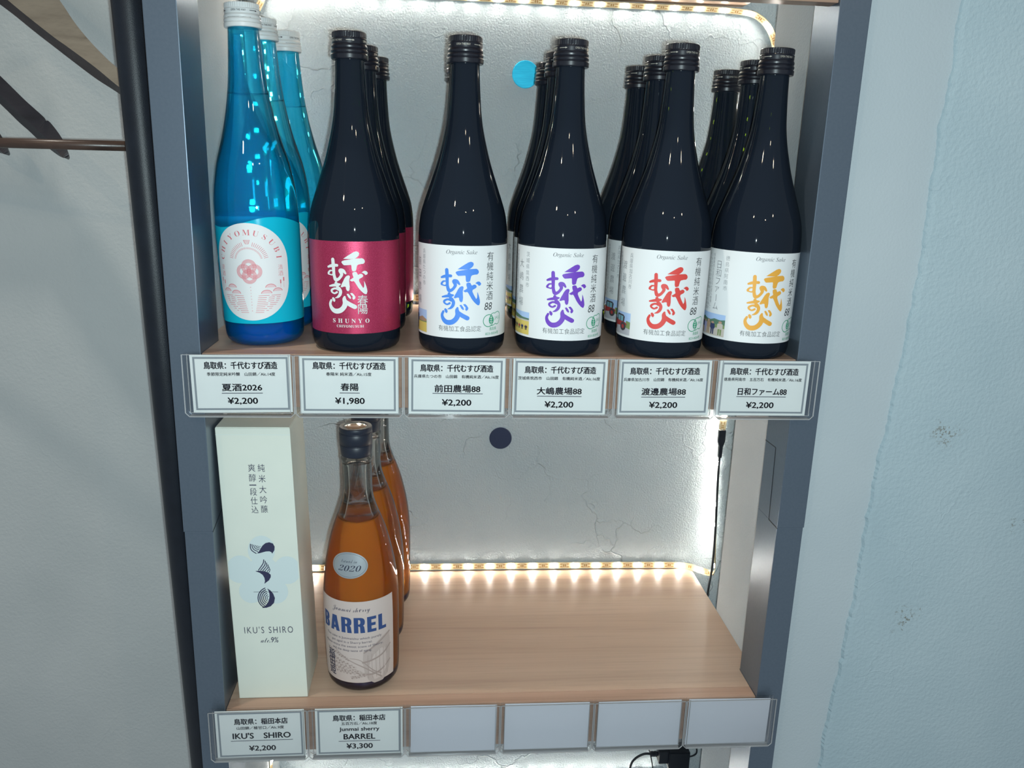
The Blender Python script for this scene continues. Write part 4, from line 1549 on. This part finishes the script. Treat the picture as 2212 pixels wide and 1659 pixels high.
def amber_bottle(label):
    t = thing('sherry_cask_sake_bottle', label, 'bottle', group='amber bottles on the lower shelf')
    obj('glass', lathe_bm(AMBER_PROF, 72), M['clear_glass'], t, smooth=True)
    lvl = 0.1785
    liq = [(0.0126, 0.0352)] + [(z, r - 0.0014) for z, r in AMBER_PROF if 0.014 < z < lvl] + [(lvl, prof_r(AMBER_PROF, lvl) - 0.0014)]
    l = obj('liquid', lathe_bm(liq, 56), M['amber'], t, smooth=False)
    for p in l.data.polygons:
        p.use_smooth = abs(p.normal.z) < 0.9
    l['label'] = 'amber liquid'
    air = [(lvl + 0.0006, prof_r(AMBER_PROF, lvl) - 0.0018)] + [(z, r - 0.0026) for z, r in AMBER_PROF if lvl + 0.002 < z < 0.2345] + [(0.2350, 0.0112)]
    obj('headspace', inside_out(lathe_bm(air, 48)), M['clear_inner'], t, smooth=True, recalc=False)
    tb = bmesh.new()
    add_lathe(tb, [(0.0012, 0.0322), (0.005, 0.0352), (0.0115, 0.03645), (0.0122, 0.0300)], 56)
    obj('thick_base', tb, M['shade_base'], t, smooth=True)  # dark tint paints the unlit band of liquid under the label
    # stopper
    bm = bmesh.new()
    r = 0.0160
    add_lathe(bm, [(0.2425, 0.0143), (0.2435, 0.0148), (0.2535, 0.0157), (0.2540, 0.0152), (0.2546, 0.0152), (0.2550, 0.0159), (0.2655, 0.0160), (0.2660, 0.0155), (0.2668, 0.0155), (0.2672, 0.0158), (0.2706, 0.0158), (0.2716, 0.0152), (0.2716, 0.0112), (0.2708, 0.0108)], 64)
    st = obj('stopper', bm, M['stopper'], t)
    for p in st.data.polygons:
        p.use_smooth = abs(p.normal.z) < 0.6 and len(p.vertices) == 4
    st['label'] = 'navy black stopper with a metal top'
    d = obj('top_disc', lathe_bm([(0.2707, 0.0106), (0.2713, 0.0106), (0.2717, 0.0100), (0.2721, 0.0060), (0.27215, 0.0010)], 48), M['stopper_disc'], st, smooth=True)
    amber_label(t, math.radians(-9))
    # oval silver sticker on the shoulder
    art = Art()
    art.ellipse(0, 0, 0.0183, 0.0128, 0, 0, 56)

    def mp(u, v, layer):
        z = 0.1395 + v
        r = prof_r(AMBER_PROF, z) + 0.0003 + layer * 0.00006
        a = u / 0.0325 + math.radians(-13)
        return (r * math.sin(a), -r * math.cos(a), z)
    s = art.build('year_sticker', [M['silver']], t, mp, 0.0016, 0.002)
    s['label'] = 'oval silver sticker'
    art = Art()
    art.ring(0, 0, 0.0168, 0.0114, 0.00022)
    art.text('𝒷𝓇ℯ𝓌ℯ𝒹 𝒾𝓃', 0, 0.0040, w=0.0158, h=0.0033, bold=-0.004)
    art.text('𝟐𝟎𝟐𝟎', 0.0005, -0.0028, w=0.0226, h=0.0056, shear=0.3, bold=-0.014)
    art.build('lettering', [M['ink']], s, mp, 0.0016)
    return t


a0 = amber_bottle('front amber sake bottle with beige label and silver oval sticker')
for i, (x, y, lean, rz, lab) in enumerate([(-0.1377, 0.0590, -0.75, 0.0, None), (-0.1365, 0.1354, -0.5, -0.35, 'middle amber sake bottle, partly hidden behind the front one'), (-0.1325, 0.2120, -0.5, -0.5, 'rearmost amber sake bottle nearest the LED tape')]):
    b = a0 if i == 0 else copy_tree(a0)
    b.location = (x, y, Z_LOW + 0.0004)
    b.rotation_euler = (0, math.radians(lean), rz)
    if lab:
        b['label'] = lab


# ------------------------------------------------------------------ white carton
def build_carton():
    x0, x1, y0, y1, z0, z1 = -0.2560, -0.1893, 0.0193, 0.0885, Z_LOW + 0.0004, -0.0730
    t = thing('sake_carton', 'tall greenish-white sake carton standing at the left of the lower shelf', 'box', ((x0 + x1) / 2, (y0 + y1) / 2, z0))
    xm, ym = (x0 + x1) / 2, (y0 + y1) / 2
    hx, hy, h = (x1 - x0) / 2, (y1 - y0) / 2, z1 - z0
    sh = -0.0245
    bm = bmesh.new()
    add_box(bm, -hx, hx, -hy, hy, 0, h, bevel=0.0009)
    for v in bm.verts:
        v.co.x += sh * v.co.z
    obj('carton_body', bm, M['box'], t)
    # lid flap folded over the top
    bm = bmesh.new()
    add_box(bm, -hx + 0.0005, hx - 0.0005, -hy + 0.0006, hy - 0.0005, h, h + 0.0007, bevel=0.0002)
    for v in bm.verts:
        v.co.x += sh * v.co.z
    obj('top_flap', bm, M['box'], t)
    bm = bmesh.new()
    add_box(bm, -hx, hx, -hy - 0.00012, -hy + 0.0002, h - 0.0065, h - 0.0062)
    for v in bm.verts:
        v.co.x += sh * v.co.z
    obj('fold_crease', bm, M['box_pale'], t)
    # artwork: pixel corners of the face -> face coordinates
    TL, TR, BL, BR = (462, 924), (628.5, 924), (517, 1510), (662, 1500)

    def face(px, py):
        s, q = 0.5, 0.5
        for _ in range(12):
            top = (TL[0] + (TR[0] - TL[0]) * s, TL[1] + (TR[1] - TL[1]) * s)
            bt = (BL[0] + (BR[0] - BL[0]) * s, BL[1] + (BR[1] - BL[1]) * s)
            q = (py - top[1]) / (bt[1] - top[1])
            l = TL[0] + (BL[0] - TL[0]) * q
            r = TR[0] + (BR[0] - TR[0]) * q
            s = (px - l) / (r - l)
        g = 1.165      # far (lower) end is foreshortened
        qq = q * g / (1 + (g - 1) * q)
        return (-hx + 2 * hx * s, h * (1 - qq))

    def c7(x, y):
        return face(480 + x / 5.53, 1100 + y / 5.53)

    def mp(u, v, layer):
        return (u + sh * v, -hy - 0.00015 - layer * 0.00006, v)
    mp_top = lambda u, v, l: mp(u, v, l + 4)
    art = Art()
    for li, (cx, cy, r) in enumerate(((450, 290, 165), (190, 520, 165), (760, 520, 165), (330, 780, 150), (620, 780, 150), (470, 560, 200))):
        art.poly([c7(cx + r * math.cos(a), cy - r * math.sin(a)) for a in [2 * PI * i / 48 for i in range(48)]], 0, li * 0.4)
    for v in range(len(art.V)):
        u, w, l = art.V[v]
        art.V[v] = (max(-hx + 0.001, min(hx - 0.001, u)), w, l)
    art.build('pale_watermark', [M['box_pale']], t, mp)
    art = Art()
    for p in ([(395, 326), (420, 305), (440, 270), (465, 235), (500, 207), (545, 197), (590, 210), (611, 245), (608, 285), (580, 327), (572, 310), (548, 300), (505, 302), (460, 315), (420, 325)],
              [(375, 535), (420, 529), (480, 533), (530, 548), (561, 575), (561, 605), (540, 642), (484, 687), (491, 650), (485, 615), (465, 580), (430, 555)],
              [(518, 743), (555, 765), (590, 805), (611, 860), (600, 920), (560, 965), (510, 985), (453, 989), (500, 955), (530, 910), (545, 860), (545, 810), (535, 775)]):
        art.poly([c7(*q) for q in reversed(p)], 0, 1)
    k = 0.00046 / 5.53
    for p, w in (([(318, 222), (318, 260), (335, 295), (385, 327)], 10), ([(337, 226), (342, 258), (362, 285), (407, 304)], 9), ([(358, 232), (366, 256), (385, 273), (420, 284)], 8), ([(380, 235), (390, 252), (405, 261), (430, 265)], 7), ([(402, 238), (414, 248), (440, 246)], 5),
                 ([(478, 400), (468, 445), (415, 522)], 10), ([(495, 415), (490, 460), (440, 524)], 10), ([(512, 435), (509, 475), (466, 528)], 9), ([(528, 458), (527, 490), (492, 532)], 9), ([(541, 482), (540, 510), (518, 538)], 8), ([(552, 507), (551, 525), (540, 548)], 7),
                 ([(355, 790), (500, 786), (648, 782)], 4)):
        art.stroke([c7(*q) for q in p], w * k, 0, 1)
    for r, w in ((132, 11), (110, 11), (88, 10), (66, 9), (44, 8), (24, 7)):
        a0, a1 = math.radians(112), math.radians(240)
        art.stroke([c7(540 + r * math.cos(a0 + (a1 - a0) * i / 10), 862 - r * math.sin(a0 + (a1 - a0) * i / 10)) for i in range(11)], w * k, 0, 1)
    art.build('emblem', [M['ink_box']], t, mp_top)
    art = Art()
    u, v = c7(537, 1272)
    art.text("IKU'S SHIRO", u, v, w=0.0462, h=0.0072, bold=-0.008, space=1.25, layer=1)
    u, v = c7(548, 1408)
    art.text('𝒶𝓁𝒸.9%', u, v, w=0.0170, h=0.0058, layer=1, shear=0.15)

    art.build('title_lettering', [M['ink_box']], t, mp_top)
    art = Art()

    def c1(x, y):
        return face(400 + x / 4.424, 750 + y / 4.424)
    for tx, pts in (('爽醇一段仕込', [(628, 1075), (635, 1155), (638, 1215), (642, 1270), (648, 1345), (655, 1418)]), ('純米大吟醸', [(722, 1075), (729, 1162), (735, 1250), (742, 1335), (748, 1415)])):
        for ch, p in zip(tx, pts):
            u, v = c1(*p)
            art.text(ch, u, v, w=0.0062, h=(0.0009 if ch == '一' else 0.0074), bold=-0.004, layer=1)
    art.build('column_lettering', [M['ink_box']], t, mp_top)


build_carton()


# ------------------------------------------------------------------ price holders and cards
def holder_proto(label):
    t = thing('price_holder', label, 'holder', group='clear price holders')
    w, h = 0.0932 / 2, 0.0540
    ch = 0.0035
    bm = bmesh.new()

    def pane(y0, y1, wd, z0, z1):
        pts = [(-wd, z1), (-wd, z0 + ch), (-wd + ch, z0), (wd - ch, z0), (wd, z0 + ch), (wd, z1)]
        a = [bm.verts.new((x, y0, z)) for x, z in pts]
        b = [bm.verts.new((x, y1, z)) for x, z in pts]
        bm.faces.new(a)
        bm.faces.new(list(reversed(b)))
        for k in range(6):
            bm.faces.new((a[k], a[(k + 1) % 6], b[(k + 1) % 6], b[k]))
    pane(-0.0092, -0.0082, w, -h, 0.0015)
    obj('front_pane', bm, M['acrylic'], t)
    bm = bmesh.new()
    pane(-0.0034, -0.0026, w - 0.0004, -h + 0.0006, 0.0015)
    obj('back_pane', bm, M['acrylic'], t)
    bm = bmesh.new()
    e = 0.00045
    for s in (-1, 1):
        x = s * (w - e)
        add_box(bm, x - e, x + e, -0.0097, -0.0090, -h + ch, 0.0015)
        x = s * (w - 0.0042)
        add_box(bm, x - e * 0.7, x + e * 0.7, -0.0078, -0.0072, -h + 0.004, 0.0015)
        a, b = Vector((s * (w - e), 0, -h + ch)), Vector((s * (w - ch), 0, -h + e))
        add_tube(bm, [a + Vector((0, -0.0094, 0)), b + Vector((0, -0.0094, 0))], 0.0004, 6)
    add_box(bm, -w + ch, w - ch, -0.0097, -0.0034, -h, -h + 2 * e)
    add_box(bm, -w + ch, w - ch, -0.0080, -0.0074, -h + 0.0033, -h + 0.0033 + e)
    add_box(bm, -w + 0.001, w - 0.001, -0.0094, -0.0088, 0.0010, 0.0015)
    obj('rim', bm, M['acrylic_edge'], t)
    return t


PITCH = 0.0936
hp = holder_proto('clear acrylic price holder at the left end of the upper shelf edge')
hp.location = (-0.2322, 0, Z_UP)
ORD = ['second', 'third', 'fourth', 'fifth']
WORDS_UP = ['blue bottles', 'crimson-labelled bottle', 'blue-lettered bottle', 'purple-lettered bottle', 'red-lettered bottle', 'orange-lettered bottle']
WORDS_LO = ['white carton', 'front amber bottle', 'first blank card from the left', 'second blank card from the left', 'third blank card from the left', 'blank card at the right end']
for row, z in ((0, Z_UP), (1, Z_LOW + 0.0035)):
    for i in range(6):
        hh = hp if (row == 0 and i == 0) else copy_tree(hp)
        hh.location = (-0.2322 + PITCH * i, 0, z)
        if row == 0:
            hh['label'] = 'clear acrylic price holder on the shelf edge below the %s' % WORDS_UP[i]
        elif i < 2:
            hh['label'] = 'clear acrylic price holder on the shelf edge below the %s' % WORDS_LO[i]
        else:
            hh['label'] = 'clear acrylic holder on the lower edge with the %s' % WORDS_LO[i]

TOTTORI = '鳥取県：千代むすび酒造'
CARDS = [
    # x, z, rot, lines[(text, cx, cy, w, h)], underline(cx, y, w)
    (-0.2305, -0.0246, 0.6, [(TOTTORI, 0.50, 0.185, 0.73, 0.125), ('季節限定純米吟醸　山田錦／Alc.14度', 0.50, 0.335, 0.68, 0.062), ('夏酒2026', 0.50, 0.565, 0.40, 0.125), ('¥2,200', 0.50, 0.805, 0.30, 0.124)], (0.50, 0.665, 0.41), 'summer sake price card below the blue bottles'),
    (-0.1386, -0.0251, 0.0, [(TOTTORI, 0.50, 0.165, 0.74, 0.125), ('春陽米 純米酒／Alc.15度', 0.495, 0.310, 0.46, 0.062), ('春陽', 0.50, 0.535, 0.18, 0.130), ('¥1,980', 0.50, 0.785, 0.30, 0.124)], (0.50, 0.640, 0.205), 'price card reading 1,980 below the crimson-labelled bottle'),
    (-0.0451, -0.0253, -0.3, [(TOTTORI, 0.497, 0.185, 0.755, 0.125), ('兵庫県たつの市　山田錦　有機純米酒／Alc.16度', 0.495, 0.332, 0.88, 0.062), ('前田農場88', 0.507, 0.545, 0.475, 0.130), ('¥2,200', 0.500, 0.800, 0.305, 0.124)], (0.51, 0.633, 0.525), 'price card below the blue-lettered bottle'),
    (0.0465, -0.0255, -0.2, [(TOTTORI, 0.50, 0.195, 0.755, 0.125), ('茨城県筑西市　山田錦　有機純米酒／Alc.16度', 0.49, 0.345, 0.87, 0.062), ('大嶋農場88', 0.497, 0.570, 0.475, 0.130), ('¥2,200', 0.500, 0.820, 0.305, 0.124)], (0.50, 0.665, 0.475), 'price card below the purple-lettered bottle'),
    (0.1416, -0.0251, 0.3, [(TOTTORI, 0.497, 0.205, 0.755, 0.125), ('兵庫県加古川市　山田錦　有機純米酒／Alc.16度', 0.485, 0.358, 0.86, 0.062), ('渡邊農場88', 0.497, 0.575, 0.48, 0.130), ('¥2,200', 0.500, 0.825, 0.305, 0.124)], (0.495, 0.675, 0.48), 'price card below the red-lettered bottle'),
    (0.2332, -0.0252, -0.2, [(TOTTORI, 0.497, 0.195, 0.755, 0.125), ('徳島県阿南市　五百万石　有機純米酒／Alc.16度', 0.49, 0.340, 0.86, 0.062), ('日和ファーム88', 0.497, 0.560, 0.54, 0.130), ('¥2,200', 0.485, 0.815, 0.305, 0.124)], (0.49, 0.655, 0.55), 'price card below the orange-lettered bottle'),
    (-0.2311, -0.3770, 0.35, [('鳥取県：稲田本店', 0.51, 0.225, 0.60, 0.125), ('山田錦／極甘口／Alc.9度', 0.50, 0.360, 0.53, 0.066), ("IKU'S　SHIRO", 0.51, 0.525, 0.65, 0.120), ('¥2,200', 0.51, 0.800, 0.30, 0.124)], (0.51, 0.630, 0.70), 'price card below the white carton, reading 2,200'),
    (-0.1364, -0.3769, 0.0, [('鳥取県：稲田本店', 0.50, 0.205, 0.60, 0.125), ('五百万石／Alc.18度', 0.50, 0.325, 0.41, 0.066), ('Junmai sherry', 0.50, 0.455, 0.46, 0.100), ('BARREL', 0.50, 0.605, 0.36, 0.110), ('¥3,300', 0.50, 0.815, 0.30, 0.124)], (0.50, 0.700, 0.48), 'price card reading 3,300 below the amber bottle'),
    (-0.0441, -0.3768, -0.4, None, None, 'blank white card just right of the 3,300 price card'),
    (0.0488, -0.3767, -0.2, None, None, 'blank white card second among the four blanks'),
    (0.1426, -0.3768, 0.4, None, None, 'blank white card third among the four blanks'),
    (0.2345, -0.3769, -0.7, None, None, 'blank white card at the right end of the lower shelf edge'),
]
CW, CH = 0.0845, 0.0515
for n, (x, z, rot, lines, ul, lab) in enumerate(CARDS):
    ch = CH if n < 6 else 0.0532
    t = thing('price_card', lab, 'card', (x, -0.0058, z), (0, -math.radians(rot), 0), 'price cards' if lines else 'blank price cards')
    obj('card_sheet', box_bm(-CW / 2, CW / 2, -0.00015, 0.00015, -ch / 2, ch / 2), M['card'] if lines else M['paper_blank'], t)
    mp = lambda u, v, layer: (u, -0.00022 - layer * 0.00005, v)
    if not lines:
        continue
    art = Art()
    ox, oy, tk = CW / 2 - 0.0023, ch / 2 - 0.0021, 0.0017
    art.rect(-ox, ox, oy - tk, oy)
    art.rect(-ox, ox, -oy, -oy + tk)
    art.rect(-ox, -ox + tk, -oy + tk, oy - tk)
    art.rect(ox - tk, ox, -oy + tk, oy - tk)
    art.build('border', [M['card_border']], t, mp)
    art = Art()
    for s, cx, cy, w, h in lines:
        art.text(s, (cx - 0.5) * CW, (0.5 - cy) * ch, w=w * CW, h=h * ch, bold=0.032 if h > 0.09 else 0.022)
    cx, y, w = ul
    art.rect((cx - 0.5 - w / 2) * CW, (cx - 0.5 + w / 2) * CW, (0.5 - y) * ch - 0.0003, (0.5 - y) * ch + 0.0003)
    art.build('lettering', [M['ink']], t, mp)

bpy.context.view_layer.update()
